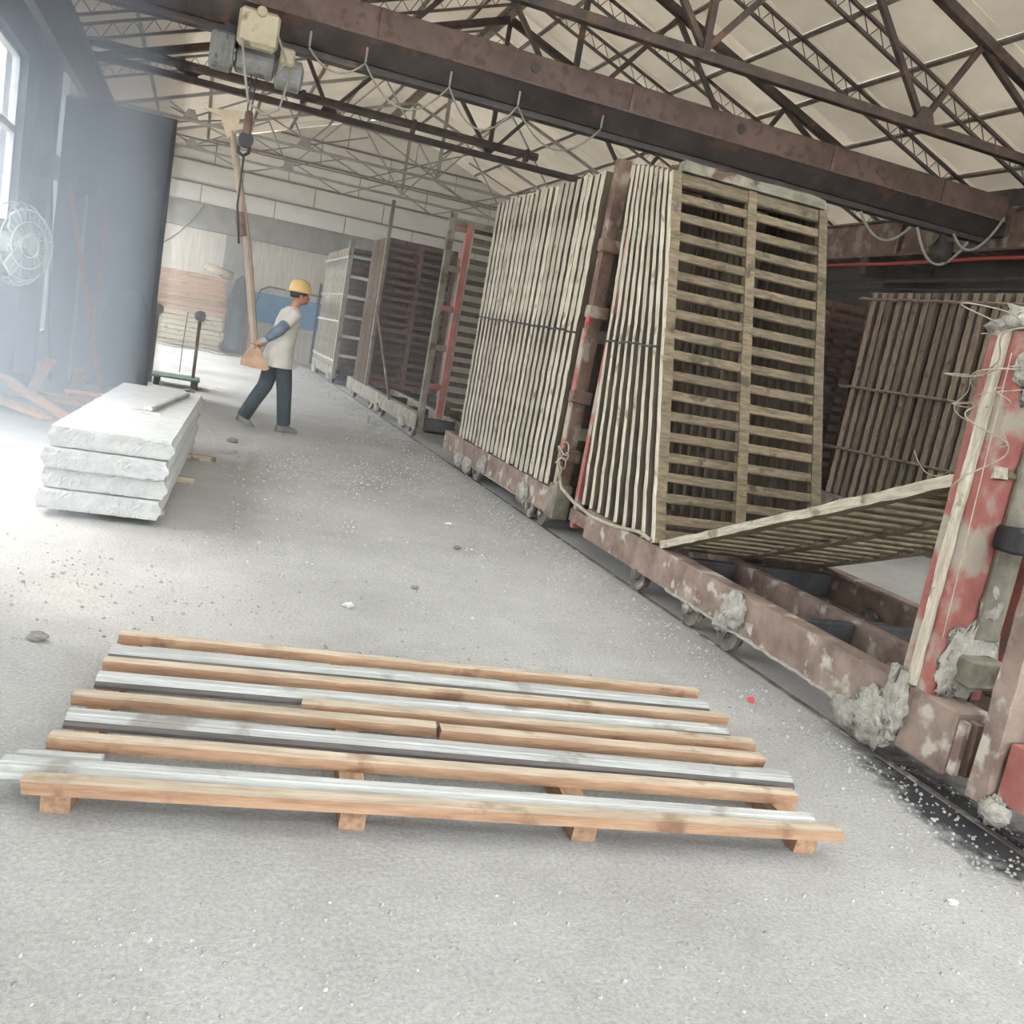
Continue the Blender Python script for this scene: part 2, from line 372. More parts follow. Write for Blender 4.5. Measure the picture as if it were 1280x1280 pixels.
# back wall: plastered below, a concrete ring beam, pale panels above up to the roof
wb = struct('wall_back', MB().box(XL, XR, YB, YB+.24, 0, 3.05), 'plaster')
ob('ring_beam', MB().box(XL, XR, YB-.06, YB+.24, 3.05, 3.72, .01), 'ring_concrete', wb)
ob('pier', MB().box(.55, 1.15, YB-.08, YB, 0, 3.05, .01), 'ring_concrete', wb)
zb = [3.72, 4.2, 4.75, 5.35, 5.95, 6.55, 7.0]
for i in range(len(zb)-1):
    z0, z1 = zb[i], zb[i+1]-.025
    half = (ZR-z0)/SL; half1 = (ZR-z1)/SL
    x = max(XL, XM-half); xe = min(XR, XM+half); stp = 1.9; x0 = x-(i % 2)*.9
    while x0 < xe-.05:
        a, b = max(x0, x), min(x0+stp-.025, xe); x0 += stp
        if b-a < .1: continue
        def top(q): return min(z1, roofz(q)-.01)
        zt = [(a, z0), (b, z0)]
        if top(b) > z0+.01: zt.append((b, top(b)))
        if a < XM < b: zt.append((XM, top(XM)))
        for q in (XM+half1, XM-half1):
            if a+.01 < q < b-.01: zt.append((q, z1))
        if top(a) > z0+.01: zt.append((a, top(a)))
        if len(zt) < 3: continue
        zt = zt[:2]+sorted(zt[2:], key=lambda p: -p[0])
        ob('panel', MB().prism(zt, 'y', YB, YB+.06), 'gable_panel', wb)
ob('gable_backing', MB().prism([(XL, 3.72), (XR, 3.72), (XR, roofz(XR)), (XM, ZR), (XL, roofz(XL))], 'y', YB+.09, YB+.2), 'batten', wb)
for z in zb[1:5]:
    h = min((ZR-z)/SL, 6.5); ob('girt', MB().box(XM-h+.1, XM+h-.1, YB-.05, YB-.004, z-.03, z+.015), 'batten', wb)
# roof: deck, battens and the pale panels seen from below
deck = MB().prism([(XL-.5, roofz(XL-.5, .1)), (XM, ZR+.1), (XR+.5, roofz(XR+.5, .1)), (XR+.5, roofz(XR+.5, .18)), (XM, ZR+.18), (XL-.5, roofz(XL-.5, .18))], 'y', YF-.5, YB+.5)
ceil = struct('ceiling', deck, 'roof_deck')
ang = math.atan(SL); ca = math.cos(ang)
cuts = [0, .6, 1.6, 2.6, 3.6, 4.6, 5.6, 6.5]
pm_cache = {}
TY = [8.9, 12.6, 16.3, 20.0, 23.7]
DYP = 3.7/3
for sd in (-1, 1):
    for a, b in zip(cuts[:-1], cuts[1:]):
        ln = (b-a)/ca-.02
        key = round(ln, 3)
        if key not in pm_cache:
            pm_cache[key] = MB().box(-ln/2, ln/2, -DYP/2+.008, DYP/2-.008, 0, .03, .006).mesh('roof_panel'); pm_cache[key].materials.append(MT['roof_panel'])
        j = 0; y = 8.9-DYP*2.5
        while y < YB-.2:
            xm = XM+sd*(a+b)/2
            ob('roof_panel', pm_cache[key], None, ceil, (xm, y, roofz(xm, .03)), (0, sd*ang, 0)); y += DYP
    for c in cuts[1:-1]:
        x = XM+sd*c
        ob('batten', MB().box(-.03, .03, 4.5, YB-.02, -.025, .015), 'batten', ceil, (x, 0, roofz(x, .0)), (0, sd*ang, 0))
ob('ridge_batten', MB().prism([(XM-.12, roofz(XM-.12, -.02)), (XM, ZR-.02), (XM+.12, roofz(XM+.12, -.02)), (XM+.12, roofz(XM+.12, .01)), (XM, ZR+.01), (XM-.12, roofz(XM-.12, .01))], 'y', 4.5, YB-.02), 'batten', ceil)

# ------------------------------------------------------------------ roof trusses and lattice rafters
TNAME = ['above the near end of the mold rows', 'just beyond the crane girder', 'third from the camera, over the walking man', 'fourth from the camera, deep in the hall', 'last one before the back wall']
def truss(y, i):
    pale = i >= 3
    mt = 'rail_grey' if pale else 'truss'  # far trusses wear a paler grey, distance haze put into the colour
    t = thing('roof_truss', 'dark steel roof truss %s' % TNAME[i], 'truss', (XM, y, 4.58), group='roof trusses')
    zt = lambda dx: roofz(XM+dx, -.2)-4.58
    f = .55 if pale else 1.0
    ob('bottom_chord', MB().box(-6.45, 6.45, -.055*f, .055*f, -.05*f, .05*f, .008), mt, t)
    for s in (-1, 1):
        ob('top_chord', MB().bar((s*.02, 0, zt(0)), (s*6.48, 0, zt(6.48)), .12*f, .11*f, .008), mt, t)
        B = [0, 2.75, 4.9]; T = [1.35, 3.3, 5.3]
        segs = [((B[0], 0), (T[0], zt(T[0]))), ((T[0], zt(T[0])), (B[1], 0)), ((B[1], 0), (T[1], zt(T[1]))), ((T[1], zt(T[1])), (B[2], 0)), ((B[2], 0), (T[2], zt(T[2])))]
        for (a, b) in segs:
            ob('web_member', MB().bar((s*a[0], .02, a[1]+(.05 if a[1] == 0 else -.05)), (s*b[0], .02, b[1]+(.05 if b[1] == 0 else -.05)), .06*f, .06*f), mt, t)
        for bx in B[1:]:
            ob('gusset', MB().prism([(s*bx-.14, .04), (s*bx+.14, .04), (s*bx+.06, .2), (s*bx-.06, .2)], 'y', -.03, .05), mt, t)
    ob('king_post', MB().box(-.035, .035, -.035, .035, .05, zt(0)-.04), mt, t)
for i, y in enumerate(TY): truss(y, i)
LW = ['first', 'second', 'third', 'fourth', 'fifth', 'sixth', 'seventh', 'eighth', 'ninth', 'tenth']
li = 0
for i in range(len(TY)):
    for k in (1, 2):
        y = TY[i]+k*DYP
        if y > 17.8: continue
        for s in (-1, 1):
            t = thing('lattice_rafter', 'thin laced steel rafter, %s from the camera, on the %s roof slope' % (LW[li], 'window side' if s < 0 else 'rack side'), 'rafter', (XM, y, 4.6), group='lattice rafters under the roof')
            z1 = lambda dx: roofz(XM+dx, -.045)-4.6
            z2 = lambda dx: roofz(XM+dx, -.25)-4.6
            ob('upper_chord', MB().bar((0, 0, z1(0)), (s*6.46, 0, z1(6.46)), .05, .035), 'lattice' if y < 17.5 else 'lattice_hazed', t)
            ob('lower_chord', MB().bar((s*.1, 0, z2(.1)), (s*6.3, 0, z2(6.3)), .05, .035), 'lattice' if y < 17.5 else 'lattice_hazed', t)
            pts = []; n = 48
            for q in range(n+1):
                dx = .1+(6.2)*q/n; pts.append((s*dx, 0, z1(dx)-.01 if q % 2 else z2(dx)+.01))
            ob('lacing', MB().tube(pts, .011, 4), 'lattice' if y < 17.5 else 'lattice_hazed', t)
        li += 1

# ------------------------------------------------------------------ crane girder, runway, hoist
GY = 10.0
cr = thing('crane_girder', 'long brown rusty overhead crane girder crossing the hall', 'crane', (0, GY, 3.9))
ob('girder_box', MB().box(-1.75, 9.7, 0, .5, .28, .58, .01), 'girder', cr)
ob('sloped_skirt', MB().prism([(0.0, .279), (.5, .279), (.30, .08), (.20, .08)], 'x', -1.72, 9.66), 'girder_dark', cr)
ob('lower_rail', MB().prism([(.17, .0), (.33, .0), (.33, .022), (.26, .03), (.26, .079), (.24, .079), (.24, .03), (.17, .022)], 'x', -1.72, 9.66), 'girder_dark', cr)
ob('edge_strip', MB().box(-1.75, 9.7, -.02, -.001, .275, .295), 'girder', cr)
for x in (3.05, 5.6, 7.6): ob('hole_ring', MB().lathe([(-.015, .035), (-.015, .055), (-.002, .055)], (x, 0, .45), 'y', 14), 'girder_dark', cr)
for x in (-.6, 1.4, 4.2, 6.9, 8.6): ob('stiffener', MB().box(x-.02, x+.02, -.018, -.001, .296, .575), 'girder', cr)
ob('end_carriage', MB().box(9.72, 9.96, -.9, 1.4, .49, .72, .02), 'girder_dark', cr)
ob('end_plate', MB().box(9.66, 9.72, -.05, .55, .1, .7), 'girder_dark', cr)
rw = thing('runway_beam', 'rusty brown runway beam along the dark wall above the rear racks', 'beam', (9.84, 15, 3.86))
ob('web', MB().box(-.05, .05, -18, 11.9, .0, .5), 'rust', rw)
ob('top_flange', MB().box(-.14, .14, -18, 11.9, .501, .528), 'rust', rw)
ob('bottom_flange', MB().box(-.14, .14, -18, 11.9, -.03, -.001), 'rust', rw)
for y in range(-9, 11, 2): ob('stiffener', MB().box(-.13, -.051, y-.02, y+.02, 0, .5), 'rust', rw)
for k, y in enumerate((5.2, 8.9, 12.6, 16.3, 20.0, 23.7)):
    struct('trim_%d' % (k+10), MB().box(10.0, XR-.001, y-.16, y+.16, 0, 3.83, .01), 'wall_dark')
    struct('trim_%d' % (k+20), MB().box(9.66, 9.999, y-.1, y+.1, 3.55, 3.829, .01), 'wall_dark')
tag(ob('power_cable', MB().tube([(9.62, y, 3.70+.012*math.sin(y*2)) for y in range(4, 27)], .022, 6), 'cable_red'), 'thin red cable running below the runway beam', 'cable')
for k, z in enumerate((3.5, 3.36)):
    tag(ob('conduit', MB().tube([(10.0-.001*k, 4, z), (10.0, 12, z+.01), (10.0, 26, z)], .03, 6), 'cable_dark'), 'dark pipe on the far wall, %s below the red cable' % ('first' if k == 0 else 'second'), 'pipe')
lw = thing('runway_beam', 'dark runway beam on the window side wall', 'beam', (-1.84, 12, 3.86))
ob('web', MB().box(-.05, .05, -8, 14.9, 0, .5), 'girder_dark', lw); ob('top_flange', MB().box(-.12, .12, -8, 14.9, .501, .53), 'girder_dark', lw)
# loose cables hanging from the girder's far end
for k, (a, b, d) in enumerate((((7.6, 10.2, 3.88), (8.4, 10.2, 3.86), .25), ((8.5, 10.2, 3.88), (9.3, 10.15, 3.86), .38), ((9.0, 10.1, 3.9), (9.55, 9.9, 4.2), .3))):
    tag(ob('loose_cable', MB().tube(sag(a, b, d), .018, 5), 'cable'), '%s grey cable drooping under the girder end by the runway' % ('long', 'deep', 'short')[k], 'cable', 'cables at the girder end')
ct = MB()
ct.lump((0, 0, 0), (.14, .12, .2), 3, .6); tag(ob('cable_bundle', ct, 'cable_dark', None, (9.0, 10.25, 3.66), smooth=True), 'dark knotted cable bundle hanging at the girder end', 'cable')

# electric hoist on the girder
ho = thing('electric_hoist', 'dusty electric hoist with a cream control box under the girder', 'hoist', (.2, 10.25, 3.62))
ob('rope_drum', MB().lathe([(-.02, .1), (0, .135), (.34, .135), (.36, .1)], (-.1, 0, .1), 'x', 20), 'hoist_grey', ho, smooth=False)
ob('motor', MB().lathe([(0, .1), (.02, .15), (.24, .15), (.27, .09)], (.27, 0, .06), 'x', 20), 'hoist_grey', ho)
gb = ob('gearbox', MB().box(-.36, -.13, -.15, .15, -.04, .28, .03), 'hoist_grey', ho)
for k in range(4): ob('cooling_fin', MB().box(-.33+k*.055, -.31+k*.055, -.17, -.151, -.01, .25), 'hoist_grey', gb)
cb = ob('control_box', MB().box(-.13, .25, -.36, -.18, .16, .5, .04), 'hoist_box', ho)
ob('lid_rim', MB().box(-.11, .23, -.375, -.361, .19, .47, .02), 'hoist_box', cb)
ob('trolley_plate', MB().box(-.25, .3, -.11, -.09, .2, .36), 'dark_steel', ho)
ob('trolley_plate', MB().box(-.25, .3, .09, .11, .2, .36), 'dark_steel', ho)
for x in (-.15, .2):
    for s in (-1, 1): ob('trolley_wheel', MB().lathe([(-.015, .05), (.015, .05)], (x, s*.065, .33), 'y', 12), 'dark_steel', ho)
ob('cap_ring', MB().lathe([(-.02, .02), (-.03, .045), (.0, .05)], (.07, -.38, .47), 'y', 12), 'hoist_box', ho)
ob('limit_switch', MB().box(.29, .43, -.22, -.1, .1, .26, .02), 'hoist_box', ho)
ob('wire_rope', MB().tube([(.05, -.06, .02), (.06, .1, -.35)], .008, 5), 'cable_dark', ho)
ob('wire_rope', MB().tube([(.1, -.02, .02), (.1, .1, -.35)], .008, 5), 'cable_dark', ho)
hb = ob('hook_block', MB().box(.04, .12, .06, .14, -.58, -.34, .02), 'rust', ho)
ob('hook', MB().tube([(.08, .1, -.58), (.08, .1, -.63), (.12, .1, -.68), (.12, .1, -.74), (.07, .1, -.78), (.02, .1, -.75), (.02, .1, -.7)], .018, 7), 'dark_steel', hb, smooth=True)
ob('pulley', MB().lathe([(-.03, .04), (-.03, .075), (0, .06), (.03, .075), (.03, .04)], (.08, .1, -.62), 'y', 16), 'dark_steel', hb)
for k, pts in enumerate(([(-.08, -.37, .2), (-.02, -.4, -.1), (.05, -.3, -.34)], [(.06, -.1, -.3), (.2, -.2, -.4), (.34, -.2, -.32), (.42, -.15, .1)], [(.24, -.37, .3), (.34, -.38, .1), (.28, -.3, -.02)])):
    q = []
    for a, b in zip(pts[:-1], pts[1:]): q += [Vector(a).lerp(Vector(b), i/5) for i in range(5)]
    ob('lead', MB().tube(q+[pts[-1]], .012, 5), 'cable', ho, smooth=True)

# lifting bar hung on end: long tube with a triangular plate at each end
P0, P1 = Vector((.15, 11.05, 3.16)), Vector((.67, 11.05, .92))
lb = thing('lifting_bar', 'long hanging lifting bar with triangular end plates held by the man', 'lifting bar', (.67, 11.05, .72))
o = (.67, 11.05, .72)
ob('tube', MB().tube([off(P0, o), off(P0.lerp(P1, .5)+Vector((.04, 0, 0)), o), off(P1, o)], [.036, .042, .048], 8), 'pole_wood', lb)
ob('sleeve_clamp', MB().tube([off(P0.lerp(P1, .36), o), off(P0.lerp(P1, .47), o)], .058, 8), 'rust', lb)
ob('end_plate', MB().prism([(-.83, 2.6), (-.45, 2.66), (-.46, 2.56), (-.5, 2.4), (-.56, 2.36), (-.66, 2.56)], 'y', -.03, .03), 'bracket', lb)
ob('end_plate', MB().prism([(-.04, .22), (.05, .22), (.19, .0), (.14, -.03), (-.13, .0), (-.13, .05)], 'y', -.04, .04), 'bracket_brown', lb)
tag(ob('sling_rope', MB().tube([(.28, 10.36, 2.86), (.29, 10.8, 2.4), (.36, 11.0, 2.02)], .012, 5), 'cable_dark'), 'thin dark sling between hoist hook and lifting bar', 'rope')

# festoon cable zigzagging under the girder
hx = [.75, 1.31, 2.19, 2.95, 3.93]
ft = thing('festoon_cable', 'pale looping cable slung on hooks below the crane girder', 'cable', (.75, 10.08, 3.9))
pts = []
for a, b in zip(hx[:-1], hx[1:]):
    sgm = sag((a-.75, 0, 0.05), (b-.75, 0, 0.05), .33 if a > .76 else .16, 12); pts += sgm[:-1]
pts.append(sgm[-1])
ob('cable', MB().tube(pts, .011, 5), 'cable', ft, smooth=True)
for x in hx: ob('hanger', MB().tube([(x-.75, .0, .06), (x-.75, 0, .2)], .012, 5), 'rail_grey', ft)

# slim horizontal lines between the deeper trusses
dp = thing('tie_pipe', 'thick dark tie pipe lying along the truss over the man', 'pipe', (-2.0, 16.05, 4.72))
ob('pipe', MB().tube([(0, 0, 0), (7.2, 0, 0)], .07, 8), 'truss', dp)
for x in (1.4, 3.2, 5.0, 7.0): ob('clamp', MB().box(x-.03, x+.03, -.08, .08, -.12, .08), 'truss', dp)
YV = [21.8, 25.4]
for k, y in enumerate(YV):
    t = thing('bracing_frame', 'thin crossed roof bracing, %s' % ('deep in the hall', 'against the back wall')[k], 'bracing', (XM, y, 4.55), group='thin roof bracing')
    for j in range(5):
        x = -6+j*2.4
        ob('brace', MB().bar((x, 0, 0), (x+2.4, .5, .75+.2*(2-abs(j-2))), .03, .03), 'lattice_hazed', t)
        ob('brace', MB().bar((x+2.4, .05, 0), (x, .5, .75+.2*(2-abs(j-2))), .03, .03), 'lattice_hazed', t)
    ob('runner', MB().box(-6.3, 6.3, -.02, .02, -.03, .0), 'lattice_hazed', t)

# ------------------------------------------------------------------ mold plates (ladder-like, built once)
PW, PH, PT = 1.3, 2.58, .05
def sh(name, mb, mt):
    me = mb.mesh(name); me.materials.append(MT[mt]); return me
def plate_meshes(mt_st, mt_sl, mt_face, pt):
    """mt_st: outer edges, mt_face: the broad faces between the plates"""
    d = {}
    def rough(p, ijk):
        n = mnoise.noise_vector(Vector((p.x*9, p.y*9, p.z*5))); n2 = mnoise.noise(Vector((p.y*30, p.z*17, p.x*30+pt*90))); return p+Vector((n.x*.005, n.y*.004+n2*.011*pt/.086, 0))
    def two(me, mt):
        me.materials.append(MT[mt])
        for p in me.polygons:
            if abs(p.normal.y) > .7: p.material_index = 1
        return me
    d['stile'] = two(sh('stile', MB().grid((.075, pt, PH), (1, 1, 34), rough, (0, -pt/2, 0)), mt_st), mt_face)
    d['inner'] = sh('stile', MB().grid((.075, pt, PH), (1, 1, 6), rough, (0, -pt/2, 0)), mt_face)  # inner stiles in the darker face tone: dimness of the stack painted on
    d['slat'] = sh('slat', MB().box(0, .56, -.014, .014, 0, .064, .005), mt_sl)
    d['rail'] = sh('rail', MB().box(0, PW-.15, -.02, .02, 0, .09, .006), mt_sl)
    d['sheet'] = sh('facing_sheet', MB().box(0, PW-.16, -.008, .008, 0, PH-.2), 'sheet')
    return d
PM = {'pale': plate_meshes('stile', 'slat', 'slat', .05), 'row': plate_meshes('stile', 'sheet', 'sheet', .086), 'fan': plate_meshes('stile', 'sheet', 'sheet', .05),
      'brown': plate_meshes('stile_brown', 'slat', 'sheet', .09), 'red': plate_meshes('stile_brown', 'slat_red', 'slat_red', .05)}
def plate(x, y0, z0, tilt, label, group, kind='pale', full=True, nslat=17, rz=0, sheet=False):
    """a plate standing with its width along x; tilt leans the top away from the camera"""
    t = thing('mold_plate', label, 'mold plate', (x, y0, z0), (tilt, 0, rz), group)
    d = PM[kind]
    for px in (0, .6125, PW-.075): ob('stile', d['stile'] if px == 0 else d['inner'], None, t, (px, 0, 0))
    ob('top_rail', d['rail'], None, t, (.075, 0, PH-.09)); ob('bottom_rail', d['rail'], None, t, (.075, 0, 0))
    if full:
        pit = (PH-.2)/nslat
        for c, px in ((0, .068), (1, .68)):
            for k in range(nslat):
                ob('slat', d['slat'], None, t, (px, 0, .13+k*pit+random.uniform(-.006, .006)), (0, random.uniform(-.008, .008), 0))
    if sheet: ob('facing_sheet', d['sheet'], None, t, (.08, 0, .1))
    return t

# ------------------------------------------------------------------ carts on the rail
X0 = 2.95
wheel_me = sh('wheel', MB().lathe([(-.012, .03), (-.012, .105), (.012, .11), (.014, .09), (.05, .085), (.055, .03)], (0, 0, 0), 'x', 22), 'wheel')
hub_me = sh('hub', MB().lathe([(-.05, .02), (-.045, .035), (-.013, .035)], (0, 0, 0), 'x', 12), 'wheel')
def cart(y0, y1, wheels, label, beam_mt, crust=(), x0=X0, cross=4, inner=True):
    c = thing('mold_cart', label, 'cart', (x0, y0, 0), group='mold carts'); L = y1-y0
    zt, zb_ = .36, .14
    prof = [(0, zb_), (.11, zb_), (.11, zb_+.018), (.02, zb_+.018), (.02, zt-.018), (.11, zt-.018), (.11, zt), (0, zt)]
    ob('side_beam', MB().prism(prof, 'y', 0, L), beam_mt, c)
    ob('side_beam', MB().prism([(PW+.1-p[0], p[1]) for p in prof], 'y', 0, L), beam_mt, c)
    if inner:
        ob('inner_beam', MB().prism([(.53, zb_+.02), (.6, zb_+.02), (.6, zt-.012), (.53, zt-.012)], 'y', .05, L-.05), beam_mt, c)
    for k in range(cross):
        y = .04+(L-.14)*k/(cross-1)
        for (xa, xb) in ((.111, .529), (.601, PW-.011)):
            ob('cross_member', MB().box(xa, xb, y, y+.07, zb_+.03, zt-.03, .006), 'dark_steel', c)
    for wy in wheels:
        for wx in (.03, PW+.02):
            w = ob('wheel', wheel_me, None, c, (wx, wy-y0, .115)); ob('hub', hub_me, None, w)
        ob('axle', MB().tube([(.06, wy-y0, .115), (PW+.01, wy-y0, .115)], .022, 8), 'dark_steel', c)
        ob('axle_bracket', MB().prism([(wy-y0-.1, .145), (wy-y0+.1, .145), (wy-y0+.04, .09), (wy-y0-.04, .09)], 'x', .088, .105), 'rust', c)
    for k, (cy, cz, ry, rz) in enumerate(crust):
        ob('cement_crust', MB().lump((-.01, cy-y0, cz), (.045, ry, rz), k+y0, .28, 26, 18, 4.2), 'cement', c, smooth=True)
    return c
def edge_crust(c, y0, ya, yb, seed):
    """ragged drip of cement along the lower edge of the outer beam"""
    pts = []; rs = []; y = ya
    while y < yb:
        pts.append((-.004+.008*mnoise.noise((y*9, seed, 0)), y-y0, .142+.012*mnoise.noise((y*14, seed, 4)))); rs.append(.008+.018*abs(mnoise.noise((y*11, seed, 8)))); y += .035
    ob('cement_drip', MB().tube(pts, rs, 6), 'cement', c, smooth=True)

def post(c, y0, x, y, z0, z1, mt, w=.1, d=.07, name='post', tz=0):
    """C-section post of a cart, coordinates relative to the cart in x, world in y"""
    pr = [(x, y-y0), (x+w, y-y0), (x+w, y-y0+d), (x+w-.015, y-y0+d), (x+w-.015, y-y0+.015), (x+.015, y-y0+.015), (x+.015, y-y0+d), (x, y-y0+d)]
    return ob(name, MB().prism(pr, 'z', z0, z1), mt, c)

# cart A: the near cart with fanned plates and one plate swung down
ya0, ya1 = 2.66, 6.36
cA = cart(ya0, ya1, (3.12, 4.7, 5.42), 'near mold cart with a swung-down plate and red end post', 'beam',
          ((3.05, .17, .12, .12), (3.2, .12, .1, .07), (4.22, .26, .1, .1), (4.3, .17, .07, .06), (2.93, .26, .06, .12)))
edge_crust(cA, ya0, 2.95, 5.0, 1)
w = ob('wheel', wheel_me, None, cA, (.03, 4.28-ya0, .115)); ob('hub', hub_me, None, w)
ob('end_block', MB().box(-.014, .16, -.03, .24, .1, .372, .01), 'beam', cA)
for k in range(3): ob('stop_plate', MB().box(.0+.05*k, .03+.05*k, -.07-.012*k, -.031, .12, .34, .004), 'beam', cA)
ob('clamp_strip', MB().grid((.03, .04, .34), (2, 2, 12), lambda p, i: p+mnoise.noise_vector(p*22)*.012, (-.036, .3, .09)), 'cement', cA)
ob('clamp_strip', MB().grid((.03, .03, .3), (2, 2, 12), lambda p, i: p+mnoise.noise_vector(p*22+Vector((3, 3, 3)))*.012, (-.036, .25, .12)), 'cement', cA)
# near end post: a wide red channel with a pale lip on its outer edge
rp = ob('end_post', MB().prism([(.0, .14), (.0, .31), (.02, .31), (.02, .16), (.25, .16), (.25, .31), (.27, .31), (.27, .14)], 'z', .361, 1.84), 'red_paint', cA)
ob('pale_lip', MB().grid((.014, .05, 1.46), (1, 2, 40), lambda p, i: p+mnoise.noise_vector(Vector((p.x*20, p.y*20, p.z*9)))*.005, (-.0155, .21, .38)), 'stile', rp)
for k, (x, z, w, h) in enumerate(((.14, .52, .13, .16), (.07, .46, .06, .1), (.19, .78, .07, .14), (.2, 1.3, .06, .2), (.1, 1.7, .1, .12))): ob('cement_patch', MB().lump((x, .135, z), (w, .022, h), k+31, .5, 16, 10, 3), 'cement', rp, smooth=True)
ob('rib', MB().box(.021, .249, .161, .29, 1.02, 1.045), 'rust', rp)
ob('patch_plate', MB().box(.13, .262, .115, .139, .62, 1.5, .006), 'frame_grey', rp)
ob('bracket', MB().box(.08, .24, .03, .139, .44, .56, .012), 'frame_grey', cA)
ob('bracket', MB().box(.1, .32, .02, .139, 1.0, 1.1, .012), 'dark_steel', cA)
ob('cement_cap', MB().lump((.15, .22, 1.87), (.17, .12, .07), 11, .5, 16, 9, 3), 'cement', cA, smooth=True)
ob('second_post', MB().box(.36, .47, .14, .22, .36, 1.75, .008), 'beam_red', cA)
# far end post (bright red) of cart A with brackets
rpost = post(cA, ya0, 0.01, 6.5+.1, .15, 2.75, 'red_paint', .06, .06)
post(cA, ya0, .62, 6.6, .15, 2.9, 'rust', .08, .06); post(cA, ya0, 1.28, 6.6, .15, 2.95, 'rust', .1, .06)
ob('link_beam', MB().box(.0, 1.38, 3.701, 4.02, .2, .3), 'rust', cA)
for k in range(9):
    yb_, yt_ = 5.28+.148*k, 6.07+.082*k
    tl = -math.atan2(yt_-yb_, 2.35)
    plate(X0, yb_, .37, tl, '%s ladder-like mold plate of the fanned stack on the near cart' % (ORD[k] if k else 'front, slatted'), 'fanned plates on the near cart', 'fan' if k else 'pale', k == 0, sheet=k == 8)
plate(X0+.01, 5.2, .375, math.atan2(2.34, .9), 'slatted mold plate swung down against the red end post', 'plates on the near cart', 'pale', True)
# crust on the top of the fanned stack
tag(ob('cement_cake', MB().grid((1.2, .26, .07), (16, 5, 2), lambda p, i: p+mnoise.noise_vector(p*9)*.02*(1 if i[2] else 0), (0, 0, 0)), 'frame_grey', None, (3.02, 6.06, 2.83), (R(-4), 0, 0)), 'caked grey cement along the top of the fanned plates', 'cement')
tag(ob('hose', MB().tube([(2.9, 6.95, .55), (2.91, 6.85, .42), (2.925, 6.6, .36), (2.925, 6.2, .33), (2.92, 5.8, .35), (2.93, 5.45, .4), (2.935, 5.3, .385)], .014, 6), 'rope', smooth=True), 'beige rope lying over the beam below the fanned plates', 'rope')
def tie(y0, y1, z, x, label, lean=0, mt='dark_steel', r=.008):
    pts = []; n = max(8, int((y1-y0)/.06))
    for i in range(n+1):
        y = y0+(y1-y0)*i/n; pts.append((x-.012-.012*(i % 2), y, z+lean*i/n+.015*mnoise.noise((y*7, z, 0))))
    tag(ob('tie_wire', MB().tube(pts, r, 4), mt), label, 'wire')
tie(5.75, 6.7, 1.62, X0-.005, 'twisted wire across the edges of the fanned plates')

# cart B: long row of upright plates
yb0, yb1 = 7.0, 10.75
cB = cart(yb0, yb1, (7.3, 7.62, 9.35, 9.75), 'mold cart carrying the long row of upright pale plates', 'beam',
          ((7.78, .2, .12, .1), (9.6, .13, .12, .09), (9.95, .14, .12, .08), (9.05, .24, .08, .1)))
edge_crust(cB, yb0, 7.6, 10.0, 5)
pB = ob('end_post', MB().prism([(0, .02), (.1, .02), (.1, .12), (.085, .12), (.085, .035), (.015, .035), (.015, .12), (0, .12)], 'z', .12, 3.02), 'rust', cB)
ob('red_strip', MB().box(-.012, -.001, .03, .11, .3, 1.7), 'red_paint', pB)
for z in (.62, 1.1, 1.78, 2.3): ob('stop_block', MB().box(-.06, .12, -.06, .019, z, z+.1, .01), 'rust', pB)
ob('foot_block', MB().box(-.03, .12, -.02, .14, .13, .42, .01), 'frame_grey', cB)
post(cB, yb0, .65, 7.04, .36, 2.95, 'rust', .09, .07); post(cB, yb0, 1.3, 7.04, .36, 2.95, 'rust', .1, .07)
for z in (.8, 1.6, 2.4): ob('end_rung', MB().box(.1, 1.3, .05, .09, z, z+.1), 'frame_grey', cB)
for k in range(22):
    plate(X0, 7.3+.134*k, .37+random.uniform(-.01, .015), R(random.uniform(-.5, .3)), '%s pale plate from the red post in the long upright row' % ORD[k], 'upright plates of the long row', 'row', False, sheet=True)
tie(7.25, 10.3, 1.66, X0, 'twisted wire across the middle of the long upright row', .06)
tag(ob('rag', MB().lump((0, 0, 0), (.015, .022, .035), 21, .6), 'red_plastic', None, (2.9, 6.94, 1.76), smooth=True), 'small pink rag on the red post bracket', 'rag')
tag(ob('wire_knot', MB().tube([(2.9+.03*math.sin(i*1.9), 6.93+.05*math.cos(i*2.3), .75-.02*i+.04*math.sin(i*3.1)) for i in [j/6 for j in range(96)]], .006, 4), 'rope', smooth=True), 'tangled rope knot on the lower part of the red post', 'rope')

# cart C: bed with a tall end frame in front and plates at its far end
yc0, yc1 = 12.2, 18.6
cC = cart(yc0, yc1, (12.6, 15.9, 14.9, 17.8), 'mold cart with an empty bed behind a tall rusty frame', 'frame_grey', ((15.1, .12, .12, .08), (13.1, .15, .15, .08)), cross=5)
for x, mt, z1 in ((0, 'frame_grey', 3.02), (.24, 'beam_red', 2.9), (.3, 'stile', 3.0), (1.25, 'frame_grey', 3.0)):
    post(cC, yc0, x, 12.22 if x != .3 else 12.36, .15 if x in (0, 1.25) else .36, z1, mt, .08, .09)
for k in range(5):
    z = .72+k*.52; ob('end_rung', MB().box(.081, .239, .04, .1, z, z+.08, .006), 'frame_grey' if k % 2 else 'beam_red', cC)
ob('end_rung', MB().box(.081, 1.25, .111, .16, 2.88, 2.97), 'frame_grey', cC)
plate(X0+.34, 12.6, .37, 0, 'slatted plate just behind the tall rusty end frame', 'plates on the second cart', 'pale', True)
for k in range(9):
    plate(X0+.02, 16.62+.17*k, .37, R(-2+.3*k), '%s reddish plate at the far end of the empty bed' % (ORD[k] if k else 'slatted front'), 'reddish plates on the second cart', 'red', k < 3, sheet=k >= 3)
